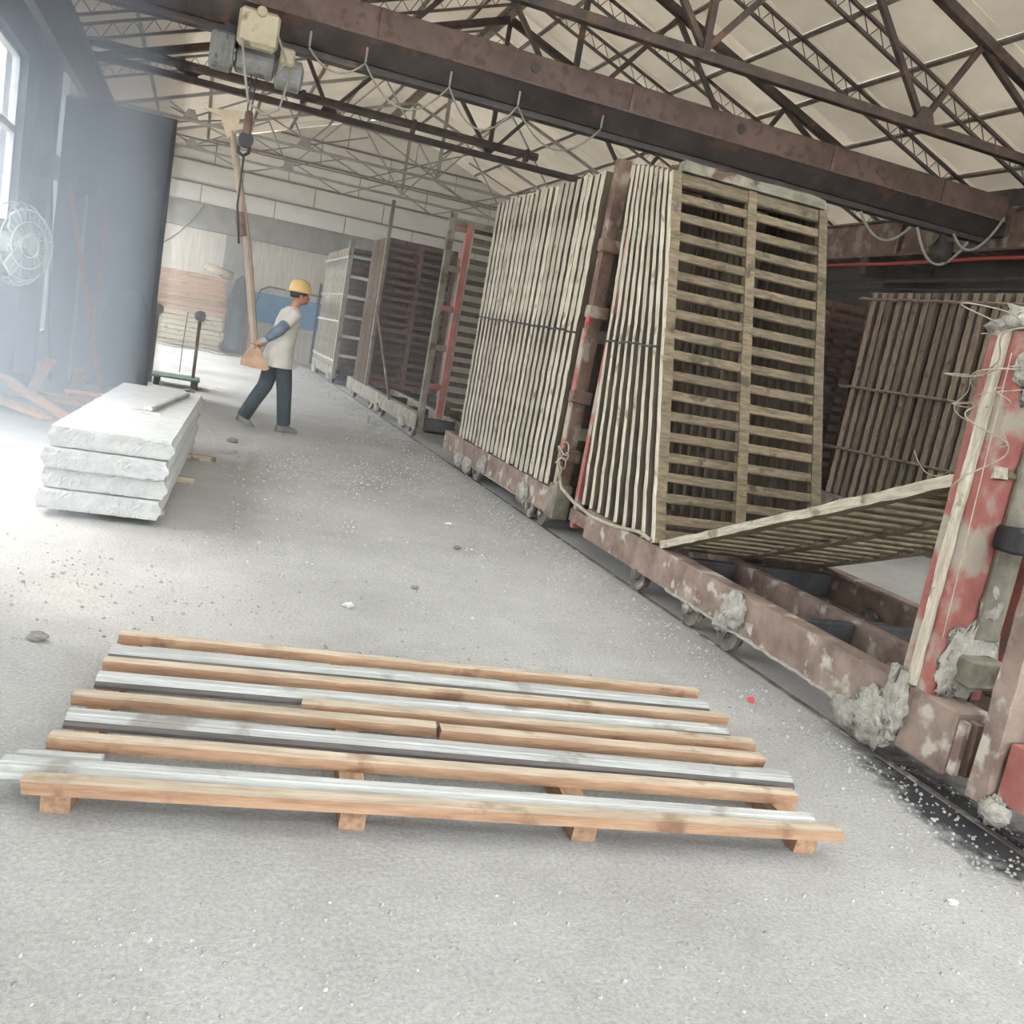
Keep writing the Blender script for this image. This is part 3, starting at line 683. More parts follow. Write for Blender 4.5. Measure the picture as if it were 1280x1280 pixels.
post(cC, yc0, -.02, 16.5, .36, 3.55, 'frame_grey', .06, .06)
ob('diagonal_stay', MB().tube([(-.02, 14.2-yc0, .36), (-.02, 16.5-yc0, 1.75)], .02, 6), 'rust', cC)

# cart D: the farthest
yd0, yd1 = 20.4, 24.8
cD = cart(yd0, yd1, (20.9, 21.4, 23.8, 24.3), 'farthest mold cart with a short bundle of pale plates', 'frame_grey', ((21.2, .12, .2, .1), (24.0, .1, .3, .12)))
post(cD, yd0, -.06, 20.45, .15, 3.1, 'frame_grey', .1, .08); post(cD, yd0, .78, 20.45, .15, 3.0, 'frame_grey', .1, .08); post(cD, yd0, -.06, 24.7, .15, 2.2, 'dark_steel', .06, .06)
for k in range(6): ob('end_rung', MB().box(.041, .779, .06, .12, .62+k*.42, .68+k*.42), 'moulding', cD)
for k in range(16):
    plate(X0, 20.75+.235*k, .37, 0, '%s plate of the bundle on the farthest cart' % (ORD[k] if k else 'slatted front'), 'plates on the farthest cart', 'row' if k else 'red', k == 0, sheet=k > 0)
for k, z in enumerate((.5, 1.35, 1.95, 2.75)): tie(20.7, 24.5, z, X0, '%s tie rod up the bundle on the farthest cart' % ORD[k], 0, 'moulding', .025)

# cart 0: only its far end shows at the picture's edge
c0 = cart(.6, 2.38, (2.0,), 'nearest mold cart cut off by the picture edge, red beam end', 'red_paint', ((2.36, .1, .06, .05),), cross=2)
ob('end_post', MB().grid((.15, .09, 1.8), (2, 1, 30), lambda p, i: p+mnoise.noise_vector(p*11)*.006, (-.03, 1.8, .1)), 'beam', c0)
ob('buffer', MB().box(.22, .4, 1.72, 1.84, .361, .5, .01), 'frame_grey', c0)
ob('top_plate', MB().box(.125, .8, 1.3, 1.86, .361, .375), 'dark_steel', c0)

# second row of plates on the far side
cR = cart(7.2, 10.5, (7.6, 10.0), 'mold cart of the rear row below the runway beam', 'rust', (), 8.0)
for k in range(19):
    plate(8.0, 7.35+.15*k, .37, R(random.uniform(-.6, .6)), '%s brown plate from the near end of the rear row' % ORD[k], 'brown plates of the rear row', 'brown', False, sheet=True)
for k, (z, le) in enumerate(((2.82, .05), (1.75, .0), (1.0, -.05))):
    tie(7.3, 10.3, z, 8.0-.01, '%s tie rod across the brown plates of the rear row' % ('upper', 'middle', 'lower')[k], le, 'stile_brown', .018)
cS = cart(11.6, 14.2, (12, 13.8), 'dark mold cart deep in the rear row', 'rust', (), 8.0)
for k in range(6): plate(7.98, 11.7+.35*k, .37, 0, '%s dark slatted plate standing deep in the rear row' % ORD[k], 'dark plates deep in the rear row', 'red', k < 2, sheet=k > 1)

# rails in the floor
for k, x in enumerate((X0+.03, X0+PW+.02, 8.03, 8+PW+.02)):
    rl = MB().box(x-.014, x+.014, YF+.5, YB-.5, .0005, .008)
    tag(ob('floor_rail', rl, 'wheel'), ('flat steel rail beside the open floor', 'flat steel rail under the middle of the near carts', 'flat steel rail under the front of the rear row', 'flat steel rail by the dark wall')[k], 'rail', 'floor rails')

# ------------------------------------------------------------------ stack of foamed concrete panels
SR = R(-3.4)
def slab(k):
    rnd = random.Random(40+k); L = 3.08; Wd = .66; T = .1165
    def fn(p, i):
        q = p.copy(); nz = lambda s: mnoise.noise(Vector((p.x*s+k*9, p.y*s, p.z*s+k*5)))
        q.y = L*min(1, max(0, (p.y/L*34-1)/32)) if 0 < i[1] < 34 else p.y
        if i[1] == 1: q.y = .012
        if i[1] == 33: q.y = L-.012
        tz = p.z/T; bump = max(0, 1-abs(tz-.5)*3.2)
        if i[0] == 44: q.x += .022*min(1, bump*1.6)+.003*nz(30)
        if i[0] == 0: q.x -= .014*min(1, bump*1.6)-.006*nz(26)
        if i[1] == 0: q.y += .007*nz(22)+.006*nz(70)+.004
        if i[1] == 34: q.y += .008*nz(22)
        if i[2] in (0, 8) and i[1] in (0, 1): q.y += .01*max(0, nz(13))+.006*abs(nz(50)); q.z += (-1 if i[2] else 1)*.006*max(0, nz(40))
        return q
    return MB().grid((Wd, L, T), (44, 34, 8), fn)
nm = ('bottom panel of the grey foam concrete stack', 'second panel from the floor in the grey concrete stack', 'third panel from the floor in the grey concrete stack', 'topmost panel of the grey foam concrete stack, scraper on it')
for k in range(4):
    ox, oy = ((-.735, 5.86), (-.715, 5.885), (-.72, 5.85), (-.7, 5.885))[k]
    tag(ob('concrete_panel', slab(k), 'foam', None, (ox, oy, .045+k*.1225), (0, 0, SR)), nm[k], 'panel', 'stacked concrete panels')
for k, y in enumerate((6.2, 7.4, 8.5)):
    tag(ob('bearer', MB().box(-.3, .25+.11*k, -.03, .03, .0, .0445, .004), 'wood_grey', None, (-.3+.06*(y-6), y, 0), (0, 0, SR)), '%s bearer stick under the concrete panel stack' % ('near', 'middle', 'far')[k], 'stick', 'bearers under the panel stack')
hm = thing('scraper', 'long-handled flat scraper lying on the panel stack', 'scraper', (-.235, 7.05, .5295), (0, 0, R(80.5)))
ob('handle', MB().box(.05, 1.56, -.018, .018, .004, .03, .006), 'handle_pale', hm)
ob('head', MB().prism([(-.05, -.1), (.05, -.075), (.07, .075), (-.05, .1)], 'z', .001, .014), 'metal_light', hm)
ob('collar', MB().box(.02, .14, -.026, .026, .0141, .04, .006), 'metal_light', hm)

# ------------------------------------------------------------------ timber pallet on the floor
def batten(xa, ya, xb, yb, w, z0, h, label, kind):
    a = Vector((xa, ya, z0)); b = Vector((xb, yb, z0)); L = (b-a).length; rz = math.atan2(yb-ya, xb-xa)
    if kind == 'wood':
        def fn(p, i):
            n = mnoise.noise_vector(Vector((p.x*2+xa*9, ya*7, p.z*9))); e = .006*mnoise.noise(Vector((p.y*60, p.z*60, ya*5))) if i[0] in (0, 14) else 0
            return p+Vector((e, n.y*.004, n.z*.003 if i[2] else 0))
        me = MB().grid((L, w, h), (14, 1, 1), fn, (0, -w/2, 0)).mesh('timber_batten'); me.materials.append(MT['wood_new']); me.materials.append(MT['wood_top'])
        for p in me.polygons:
            if p.normal.z > .8: p.material_index = 1
        o = ob('timber_batten', me, None, None, a, (0, 0, rz)); cat = 'batten'
        return tag(o, label, cat, 'wooden battens on the floor')
    t = thing('moulded_plank', label, 'plank', a, (0, 0, rz), 'grey moulded planks on the floor')
    ob('crown', MB().prism([(-w*.3, h*.55), (w*.42, h*.55), (w*.42, h*.9), (w*.36, h), (-w*.06, h), (-w*.1, h*.86), (-w*.2, h*.86), (-w*.24, h*.7)], 'x', 0, L), 'moulding', t)
    ob('base', MB().prism([(-w/2, 0), (w/2, 0), (w/2, h*.4), (w*.42, h*.549), (-w*.3, h*.549), (-w*.42, h*.46), (-w*.5, h*.3)], 'x', 0, L), 'moulding_dark' if kind == 'dark' else 'moulding', t)
    return t
SZ = .075
for k, (x, y, L) in enumerate(((-.2, 2.5, 1.15), (.585, 2.41, 1.15), (1.29, 2.34, 1.14), (2.05, 2.26, 1.2))):
    c = Vector((x, y, 0)); rz = R(90-6)
    def fn(p, i): return p+Vector((.012*(1-p.z/SZ) if i[0] == 0 else 0, 0, 0))
    tag(ob('sleeper', MB().grid((L, .075, SZ), (3, 1, 1), fn, (0, -.037, 0)), 'wood_new', None, c, (0, 0, rz)), '%s wooden sleeper under the battens, counted from the stack side' % ORD[k], 'sleeper', 'sleepers under the battens')
HB = .035
rows = [(-.28, 2.499, 2.14, 2.233, .055, 'wood', 'front wooden batten, orange face towards the camera'),
        (-.35, 2.595, 2.085, 2.300, .082, 'grey', 'grey moulded plank right behind the front batten'),
        (-.255, 2.758, 2.13, 2.471, .055, 'wood', 'second wooden batten from the front'),
        (-.225, 2.914, 2.2, 2.594, .09, 'dark', 'second grey moulded plank from the front'),
        (-.225, 3.067, .945, 2.915, .058, 'wood', 'third-row batten, half that lies nearer the stack'),
        (.955, 2.897, 2.18, 2.745, .058, 'wood', 'third-row batten, half that lies nearer the carts'),
        (.5, 3.075, 2.225, 2.875, .055, 'wood', 'shorter pale batten tucked behind the split third row'),
        (-.17, 3.225, 2.175, 2.985, .085, 'dark', 'third grey moulded plank, with a dark side'),
        (-.16, 3.367, 2.25, 3.115, .055, 'wood', 'reddish batten between the two rear grey planks'),
        (-.15, 3.485, 2.23, 3.24, .085, 'dark', 'rearmost grey moulded plank'),
        (-.13, 3.647, 2.265, 3.39, .05, 'wood', 'rearmost thin wooden batten')]
for (xa, ya, xb, yb, w, kd, lab) in rows: batten(xa, ya, xb, yb, w, SZ+.001, HB, lab, kd)
batten(-.32, 2.65, -.1, 2.63, .05, SZ+.001, .03, 'short grey offcut at the end of the battens', 'grey')

# ------------------------------------------------------------------ things by the window side
ps = thing('screen_wall', 'tall dark metal screen beside the window wall', 'screen', (-1.3, 14.0, 0))
ob('sheet', MB().box(-.56, .74, 0, .05, 0, 3.56, .008), 'screen', ps)
ob('edge_post', MB().box(.741, .79, -.02, .07, 0, 3.57, .006), 'dark_steel', ps)
ob('top_rail', MB().box(-.56, .79, -.01, .06, 3.571, 3.6), 'screen', ps)
fan = thing('wall_fan', 'pale round industrial fan with a wire cage on the window wall', 'fan', (-1.5, 9.4, 1.55), (0, 0, R(-35)))
def ring(r, x, n=32): return [(x, r*math.cos(2*math.pi*k/n), r*math.sin(2*math.pi*k/n)) for k in range(n+1)]
for x, r in ((-.02, .36), (.07, .3), (.1, .2), (.11, .1)): ob('cage_ring', MB().tube(ring(r, x), .006, 5, False), 'fan', fan)
for k in range(28):
    a = 2*math.pi*k/28; ob('cage_wire', MB().tube([(-.1, .3*math.cos(a), .3*math.sin(a)), (-.02, .36*math.cos(a), .36*math.sin(a)), (.07, .3*math.cos(a), .3*math.sin(a)), (.11, .1*math.cos(a), .1*math.sin(a))], .0035, 4), 'fan', fan)
for k in range(3):
    M = Matrix.Rotation(2*math.pi*k/3, 4, 'X'); ob('blade', MB().prism([(.04, -.02), (.26, -.1), (.3, .04), (.2, .12), (.05, .05)], 'x', -.01, .01), 'fan', fan, (0, 0, 0), (2*math.pi*k/3, .0, .25))
ob('hub', MB().lathe([(-.02, .05), (.03, .06), (.05, .03)], (0, 0, 0), 'x', 14), 'fan', fan)
ob('motor', MB().lathe([(-.24, .05), (-.22, .09), (-.06, .09), (-.03, .06)], (0, 0, 0), 'x', 14), 'fan', fan)
ob('arm', MB().tube([(-.2, 0, -.05), (-.45, -.3, -.1), (-.49, -.34, -.1)], .025, 8), 'dark_steel', fan)
def tool(name, a, b, r, mt, label, head=None):
    t = thing(name, label, 'tool', b, group='long tools leaning by the screen')
    a = Vector(a)-Vector(b); ob('handle', MB().tube([(0, 0, .02), a*.5, a], [r, r*1.05, r*.9], 7), mt, t)
    if head == 'blade': ob('blade', MB().prism([(-.12, .0), (.12, .0), (.13, .22), (.05, .3), (-.05, .3), (-.13, .22)], 'y', -.03, -.015), 'dark_steel', t, (a.x, a.y, a.z-.1))
tool('long_pole', (-1.72, 13.9, 2.5), (-.99, 12.7, 0), .03, 'handle', 'long reddish wooden pole leaning on the dark screen')
tool('shovel', (-1.5, 13.92, 2.45), (-1.42, 13.3, 0), .022, 'handle_pale', 'pale-handled shovel standing blade up by the screen', 'blade')
tool('rake_handle', (-1.25, 13.93, 2.3), (-1.2, 13.2, 0), .022, 'handle', 'thin tool handle leaning in the middle of the screen')
tool('shovel', (-1.85, 13.3, 2.55), (-1.6, 12.9, 0), .02, 'dark_steel', 'dark tool leaning close to the window wall', 'blade')
def tfn(p, i):
    c = Vector((.35, .2, .0)); q = p.copy(); tz = p.z/1.25
    q.x = c.x+(p.x-c.x)*(1-.45*tz*tz); q.y = c.y+(p.y-c.y)*(1-.4*tz*tz); n = mnoise.noise_vector(p*3.4); return q+Vector((n.x*.06, n.y*.06, n.z*.09 if i[2] else 0))
tag(ob('tarp_heap', MB().grid((.66, .4, 1.25), (10, 6, 14), tfn, (0, 0, 0)), 'tarp', None, (-1.2, 13.5, 0.0), smooth=True), 'dark tarpaulin-covered heap in front of the dark screen', 'tarpaulin')
# rough timber offcuts on the floor by the panels
tb = [((-1.75, 10.35, .28), (-1.02, 9.72, .04), .13, .04, 'bright orange board sloping down towards the panel stack'),
      ((-1.78, 10.1, .1), (-1.18, 9.62, .03), .12, .045, 'lower orange board lying on the floor by the stack'),
      ((-1.55, 10.9, .04), (-1.3, 10.5, .5), .1, .03, 'short board standing up out of the timber pile'),
      ((-1.7, 10.8, .06), (-.95, 10.3, .12), .12, .04, 'brown board in the middle of the timber pile'),
      ((-1.5, 11.3, .05), (-.8, 10.8, .1), .12, .04, 'brown board at the back of the timber pile'),
      ((-1.2, 11.2, .03), (-1.05, 10.7, .42), .08, .03, 'thin slat leaning at the back of the timber pile'),
      ((-1.15, 10.6, .2), (-.75, 10.5, .2), .1, .04, 'short crosspiece on the timber pile')]
for (a, b, w, h, lab) in tb: tag(ob('board', MB().bar(a, b, w, h, .004), 'wood_orange'), lab, 'board', 'timber pieces by the window side')
# two-post stand with a green platform
st = thing('post_scale', 'two round-headed posts with a low green platform between', 'stand', (.08, 15.0, 0))
for x in (0, -.6):
    p = ob('post', MB().box(x-.025, x+.025, -.025, .025, 0, 1.02, .006), 'rust', st)
    ob('round_head', MB().lathe([(-.05, .03), (-.045, .085), (.045, .085), (.05, .03)], (x, 0, 1.08), 'y', 18), 'hoist_grey', p)
ob('platform', MB().box(-.58, .1, -.35, .3, .12, .15, .008), 'green_steel', st)
for (x, y) in ((-.5, -.3), (.04, -.3), (-.5, .24), (.04, .24)): ob('foot', MB().box(x-.04, x+.04, y-.04, y+.04, 0, .119, .006), 'dark_steel', st)
tag(ob('thin_wire', MB().tube([(-.1, 15.1, 1.1), (-.12, 15.0, .6), (-.12, 15.0, .2)], .006, 4), 'cable_dark'), 'thin wire hanging beside the round-headed posts', 'wire')

# ------------------------------------------------------------------ at the back wall
for k in range(15):
    z = .03+k*.125; g = k >= 7
    x0, x1 = -1.15+random.uniform(-.05, .05), .72+random.uniform(-.1, .06)
    tag(ob('board', MB().box(x0, x1, -.15, .15, 0, .115 if k % 3 else .1, .006), 'wood_new' if g else 'wood_grey', None, (0, 25.95+random.uniform(-.04, .04), z), (0, 0, R(random.uniform(-.8, .8)))), '%s timber board up from the floor in the stack at the back wall' % ORD[k], 'board', 'boards stacked at the back wall')
tag(ob('rolled_mat', MB().tube([(.1, 25.9, 2.12), (.4, 25.88, 2.06), (.8, 25.85, 1.98)], [.1, .12, .11], 10), 'wood_grey', smooth=True), 'rolled brown mat lying on the stacked boards', 'mat')
hp = thing('steel_hood', 'upright dark steel casing beside the stacked boards', 'casing', (1.0, 25.6, 0))
ob('shell', MB().prism([(-.2, 0), (.22, 0), (.24, 1.5), (.16, 1.95), (.02, 2.05), (-.12, 1.9), (-.22, 1.4)], 'y', -.14, .14), 'dark_steel', hp)
ob('inner_panel', MB().prism([(-.1, .15), (.1, .15), (.1, 1.1), (.04, 1.25), (-.06, 1.25), (-.1, 1.1)], 'y', -.17, -.141), 'tarp', hp)
tag(ob('leaning_plank', MB().bar((1.3, 25.6, .0), (1.25, 25.9, 2.3), .12, .05, .004), 'wood_new'), 'narrow plank standing upright beside the steel casing', 'plank')
tag(ob('blue_sheet', MB().box(1.45, 3.3, YB-.05, YB-.002, .95, 1.72, .01), 'blue_sheet'), 'blue sheet fixed low on the back wall behind the man', 'sheet')
tag(ob('wall_pipe', MB().tube([(1.5, YB-.1, 1.4), (1.6, YB-.1, 1.8), (1.8, YB-.1, 1.92), (4.2, YB-.1, 1.9)], .025, 6), 'cable_dark', smooth=True), 'thin bent pipe along the back wall above the blue sheet', 'pipe')
tag(ob('white_cable', MB().tube([(-2.08, 18.5, 1.7)]+sag((-.8, 20, 2.2), (-.1, 26.93, 3.66), .12), .022, 5), 'frame_white', smooth=True), 'white cable rising from behind the dark screen to the back wall', 'cable')
tag(ob('hose', MB().tube([(-1.2+.16*i, 25.0+.25*math.sin(i*.9), .03) for i in range(18)], .025, 6), 'rope', smooth=True), 'pale hose lying along the foot of the back wall', 'hose')

# ------------------------------------------------------------------ the man
def remesh(mb, vox):
    me = mb.mesh('body'); o = bpy.data.objects.new('tmp', me); COL.objects.link(o)
    md = o.modifiers.new('r', 'REMESH'); md.mode = 'VOXEL'; md.voxel_size = vox
    s = o.modifiers.new('s', 'SMOOTH'); s.factor = .5; s.iterations = 4
    dg = bpy.context.evaluated_depsgraph_get(); dg.update()
    out = bpy.data.meshes.new_from_object(o.evaluated_get(dg)); bpy.data.objects.remove(o)
    out.polygons.foreach_set('use_smooth', [True]*len(out.polygons)); out.materials.clear(); return out
def ball(mb, c, r, n=14, m=10):
    return mb.lump(c, r if isinstance(r, tuple) else (r, r, r), 0, 0, n, m)
man = thing('person', 'man in yellow hard hat and pale T-shirt walking, holding the hanging bar', 'person', (1.0, 11.3, 0), (0, 0, R(14)))
b = MB()
# legs and torso (x forward, y left); near leg (y<0) steps forward
HIP = (-.03, 0, .93)
nl = [(-.02, -.09, .92), (.05, -.1, .5), (.10, -.1, .1)]
fl_ = [(-.03, .09, .92), (-.12, .09, .5), (-.33, .09, .12)]
for leg in (nl, fl_): b.tube([leg[0], Vector(leg[0]).lerp(Vector(leg[1]), .5), leg[1], Vector(leg[1]).lerp(Vector(leg[2]), .35), leg[2]], [.085, .075, .055, .055, .038], 10)
b.rings([(-.03, 0, .86, .1, .15), (-.02, 0, 1.0, .1, .145), (.02, 0, 1.2, .105, .16), (.045, 0, 1.36, .1, .17), (.06, 0, 1.42, .07, .1), (.075, 0, 1.47, .05, .055), (.1, 0, 1.54, .05, .052)], 16)
ball(b, (.125, 0, 1.6), (.095, .075, .12)); ball(b, (.19, 0, 1.55), (.035, .045, .05))      # skull and jaw
b.tube([(.21, 0, 1.61), (.235, 0, 1.575), (.215, 0, 1.57)], [.01, .017, .012], 6)           # nose
for s in (-1, 1):
    ball(b, (.105, s*.077, 1.585), (.022, .012, .034)); ball(b, (.197, s*.03, 1.615), (.012, .014, .008))
b.tube([(.215, -.022, 1.535), (.222, 0, 1.535), (.215, .022, 1.535)], .008, 6)
ra = [(.03, -.18, 1.37), (-.15, -.25, 1.17), (-.3, -.2, 1.02)]
la = [(.05, .18, 1.37), (.03, .25, 1.12), (.06, .22, .92)]
for arm in (ra, la): b.tube([arm[0], Vector(arm[0]).lerp(Vector(arm[1]), .5), arm[1], Vector(arm[1]).lerp(Vector(arm[2]), .4), arm[2]], [.055, .048, .04, .042, .028], 10)
ball(b, (.03, -.17, 1.37), .06); ball(b, (.05, .17, 1.37), .06)
def hand(w, d, side, curl):
    w = Vector(w); d = Vector(d).normalized(); s = Vector(side).normalized(); up = d.cross(s)
    b.tube([w, w+d*.04, w+d*.085], [.028, .04, .036], 8)
    for k, ln in enumerate((.065, .075, .07, .055)):
        base = w+d*.08+s*(.028-.019*k); p1 = base+d*ln*.5+up*curl*.3*ln; p2 = base+d*ln*.75+up*curl*ln*.8
        b.tube([base-d*.01, p1, p2], [.0105, .0095, .008], 6)
    tb0 = w+d*.03+s*.035; b.tube([tb0, tb0+s*.025+d*.03, tb0+s*.02+d*.055+up*curl*.02], [.012, .011, .009], 6)
hand(ra[2], (-.62, .0, -.45), (.3, -.8, .1), .9); hand(la[2], (.1, -.05, -.9), (.8, .0, .1), .5)
ob('body', remesh(b, .009), 'skin', man)
t = MB()
for leg, s in ((nl, -1), (fl_, 1)):
    a0, a1, a2 = [Vector(q) for q in leg]
    t.tube([a0+Vector((0, 0, .02)), a0.lerp(a1, .5), a1, a1.lerp(a2, .5), a2+Vector((0, 0, -.02))], [.082, .1, .09, .084, .08], 14)
t.rings([(-.03, 0, .82, .11, .15), (-.03, 0, .92, .12, .165), (-.025, 0, .97, .1, .15)], 16)
ob('trousers', remesh(t, .014), 'trousers', man)
s_ = MB()
s_.rings([(-.045, 0, .74, .185, .235), (-.045, 0, .84, .172, .215),  (-.03, 0, .98, .152, .19), (0, 0, 1.14, .14, .182), (.025, 0, 1.28, .138, .19), (.04, 0, 1.38, .118, .185), (.052, 0, 1.43, .085, .12), (.06, 0, 1.455, .066, .075)], 20)
for arm in (ra, la):
    a0, a1 = Vector(arm[0]), Vector(arm[1]); s_.tube([a0+(a0-a1)*.15, a0, a0.lerp(a1, .35), a0.lerp(a1, .62)], [.06, .082, .076, .078], 12)
ob('shirt', remesh(s_, .012), 'shirt', man)
for arm in (ra, la):
    a0, a1, a2 = [Vector(q) for q in arm]
    ob('sleeve_cover', MB().tube([a0.lerp(a1, .58), a0.lerp(a1, .7), a0.lerp(a1, .85), a1, a1.lerp(a2, .4), a1.lerp(a2, .85)], [.056, .066, .06, .066, .058, .042], 12), 'sleeve', man, smooth=True)
ob('glove_cuff', MB().tube([Vector(ra[1]).lerp(Vector(ra[2]), .82), Vector(ra[2]), Vector(ra[2])+Vector((-.05, 0, -.036))], [.045, .042, .046], 12), 'glove', man, smooth=True)
ob('hair', MB().rings([(.09, 0, 1.565, .082, .078), (.1, 0, 1.6, .104, .085), (.115, 0, 1.66, .108, .088)], 16), 'hair', man, smooth=True)
ht = ob('hard_hat', MB().rings([(.115, 0, 1.63, .132, .112), (.115, 0, 1.66, .13, .11), (.112, 0, 1.705, .12, .1), (.108, 0, 1.75, .1, .085), (.105, 0, 1.775, .06, .05), (.103, 0, 1.782, .02, .017)], 20), 'hat', man, smooth=True)
ob('brim', MB().prism([(.1+.15*math.cos(a)+(.05 if math.cos(a) > 0 else 0)*math.cos(a), .118*math.sin(a)) for a in [2*math.pi*k/24 for k in range(24)]], 'z', 1.63, 1.642), 'hat', ht)
for leg, pit_ in ((nl, 0), (fl_, .45)):
    a = Vector(leg[2]); M = Matrix.Translation((a.x, a.y, 0 if pit_ == 0 else .03)) @ Matrix.Rotation(pit_, 4, 'Y')
    sm = MB(); n = 9; rg = []
    for k, (x, hw, h) in enumerate(((-.09, .03, .07), (-.07, .042, .1), (-.02, .044, .11), (.05, .047, .085), (.11, .05, .06), (.15, .042, .045), (.175, .02, .03))):
        rg.append([M @ Vector((x, hw*math.cos(q), max(0, h*math.sin(q)))) for q in [math.pi*j/(n-1) for j in range(n)]])
    V = [p for r in rg for p in r]; F = []
    for i in range(len(rg)-1):
        for j in range(n): F.append((i*n+j, i*n+(j+1) % n, (i+1)*n+(j+1) % n, (i+1)*n+j))
    F.append(tuple(range(n))); F.append(tuple(range((len(rg)-1)*n, len(rg)*n)))
    ob('shoe', sm.add(V, F), 'shoe', man, smooth=True)

# ------------------------------------------------------------------ loose wires and debris
wt = MB(); q = []
for i_ in range(300):
    i = i_/5
    q.append((2.93+.1*math.sin(i*.83)+.05*math.sin(i*2.1), 2.86+.14*math.cos(i*.71), 1.82-.018*i*(.5+.5*math.sin(i*.11))+.1*math.sin(i*.47)))
tag(ob('wire_tangle', wt.tube(q, .0028, 4), 'rope', smooth=True), 'tangle of thin wire around the top of the red end post', 'wire')
for k, (a, b_, dr) in enumerate((((3.0, 2.86, 1.8), (3.5, 3.4, 1.45), .3), ((3.05, 2.85, 1.7), (3.3, 3.6, 1.3), .25), ((2.9, 2.8, 1.75), (2.93, 2.79, .6), .0))):
    tag(ob('thin_wire', MB().tube(sag(a, b_, dr, 14), .003, 4), 'rope', smooth=True), '%s loose wire trailing from the red end post' % ('long', 'short', 'straight')[k], 'wire', 'loose wires at the red end post')
rc = random.Random(3)
cm = MB()
def crumb(x, y, r):
    r = min(r, .004+.0016*min(y, 5)) if y < 13 else r
    n = 5; ph = rc.uniform(0, 6.28); V = []; z = r*rc.uniform(.8, 1.2)
    for k in range(n):
        a = ph+2*math.pi*k/n; q = r*rc.uniform(.7, 1.15); V.append((x+q*math.cos(a), y+q*math.sin(a), 0))
    for k in range(n):
        a = ph+.4+2*math.pi*k/n; q = r*rc.uniform(.5, .8); V.append((x+q*math.cos(a), y+q*math.sin(a), z*rc.uniform(.7, 1.1)))
    F = [(k, (k+1) % n, n+(k+1) % n, n+k) for k in range(n)]+[tuple(range(n, 2*n))]
    cm.add(V, F)
def inside(x, y): return not (-.8 < x < .35 and 5.75 < y < 9.1) and not (-.45 < x < 2.35 and 2.1 < y < 3.75)
cl = []
for _ in range(75): cl.append((rc.uniform(-1.2, 2.7), rc.uniform(1.2, 9.5)))
cl += [(.33, 1.85), (.3, 1.75), (-.2, 1.9), (1.7, 4.3), (1.4, 4.6), (2.2, 5.2), (2.0, 8.6), (1.6, 8.4), (1.3, 8.8), (2.3, 9.0), (2.4, 8.0), (1.1, 6.6), (2.5, 3.6), (2.3, 4.2), (.2, 4.4), (-.3, 4.6), (2.6, 3.0), (2.7, 2.2)]
for (cx, cy) in cl:
    sp = rc.uniform(.1, .4)
    for _ in range(rc.randint(12, 44)):
        x, y = rc.gauss(cx, sp), rc.gauss(cy, sp*1.3)
        if inside(x, y) and x < 2.9: crumb(x, y, min(.016, .003+rc.expovariate(320)))
for _ in range(2600):
    y = rc.uniform(1.0, 16)**1.0; x = rc.uniform(-1.8, 2.9)
    if inside(x, y): crumb(x, y, min(.02, .0025+rc.expovariate(380)))
for _ in range(1500):
    y = rc.uniform(1.8, 12); x = 2.9-abs(rc.gauss(0, .28)); crumb(x, y, min(.02, .003+rc.expovariate(260))) if inside(x, y) else None
for _ in range(700):
    y = rc.uniform(9, 26); x = 2.85-abs(rc.gauss(0, .25)); crumb(x, y, min(.028, .006+rc.expovariate(150)))
for _ in range(420):
    x = rc.gauss(.9, .6); y = rc.gauss(8.9, .7)
    if inside(x, y): crumb(x, y, min(.02, .004+rc.expovariate(300)))
for _ in range(420):
    x, y = rc.uniform(-.9, 2.8), rc.uniform(1.0, 2.9)
    if inside(x, y): crumb(x, y, min(.008, .0018+rc.expovariate(520)))
for _ in range(260):
    crumb(rc.gauss(3.0, .13), rc.uniform(1.9, 3.0), min(.012, .002+rc.expovariate(400)))
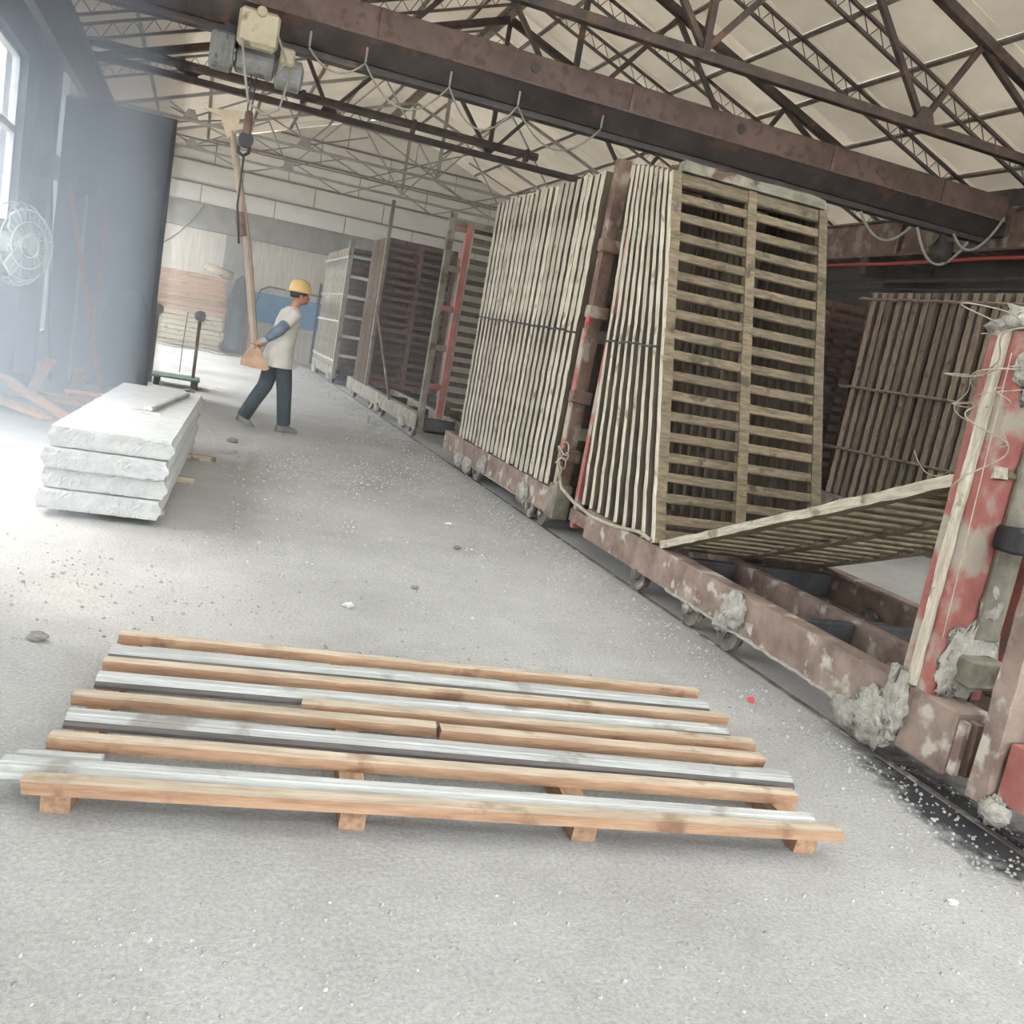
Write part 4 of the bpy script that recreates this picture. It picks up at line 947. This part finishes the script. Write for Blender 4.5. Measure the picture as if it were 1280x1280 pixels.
co = ob('cement_crumbs', cm, 'crumb'); co['kind'] = 'stuff'; tag(co, 'pale cement crumbs scattered over the dusty floor', 'debris')
st_ = [(-.43, 3.81, .04, 'stone_dark', 'flat dark clod on the floor near the stack, beyond the battens'), (.5, 9.82, .06, 'stone_dark', 'dark chip on the floor in front of the man'), (2.4, 1.98, .02, 'stone_pale', 'pale pebble beside the corner of the front batten'),
       (.05, 14.2, .07, 'stone_dark', 'dark lump on the floor by the round-headed posts'), (1.35, 5.0, .025, 'stone_dark', 'small stone on open floor between stack and near cart'), (.9, 4.55, .03, 'stone_pale', 'pale stone on the floor behind the rearmost batten'), (1.9, 6.1, .03, 'stone_dark', 'dark stone on the floor before the fanned plates'), (2.05, 6.9, .035, 'stone_pale', 'pale flat stone before the red post')]
for k, (x, y, r, mt, lab) in enumerate(st_):
    tag(ob('stone', MB().lump((0, 0, r*.35), (r, r*.8, r*.45), k+5, .35, 9, 6), mt, None, (x, y, 0)), lab, 'stone', 'loose stones on the floor')
tag(ob('plastic_scrap', MB().lump((0, 0, .012), (.02, .015, .012), 4, .4, 8, 5), 'red_plastic', None, (2.68, 3.55, 0)), 'small red plastic scrap beside the near wheel', 'scrap')

# ------------------------------------------------------------------ dust in the air, and an added volume for glare
def haze(name, box, dens, col, aniso, label):
    mt = bpy.data.materials.new(name); mt.use_nodes = True; N = mt.node_tree.nodes; L = mt.node_tree.links
    N.remove(N['Principled BSDF']); v = N.new('ShaderNodeVolumeScatter'); v.inputs['Color'].default_value = col; v.inputs['Density'].default_value = dens; v.inputs['Anisotropy'].default_value = aniso
    L.new(v.outputs[0], N['Material Output'].inputs['Volume']); MT[name] = mt
    o = ob(name, MB().box(*box), name); o['kind'] = 'stuff'; tag(o, label, 'haze'); return o
haze('dust_haze', (XL+.01, XR-.01, 7.5, YB-.1, .02, 4.5), .02, (.96, .95, .93, 1), .2, 'thin grey dust hanging through the deep part of the hall')
haze('window_glare', (XL+.005, -.36, 4.6, 13.95, .03, 4.4), .125, (.84, .92, 1, 1), .0, 'bluish volume added for the glare on the window side')  # scattering box added to stand in for bluish veiling glare
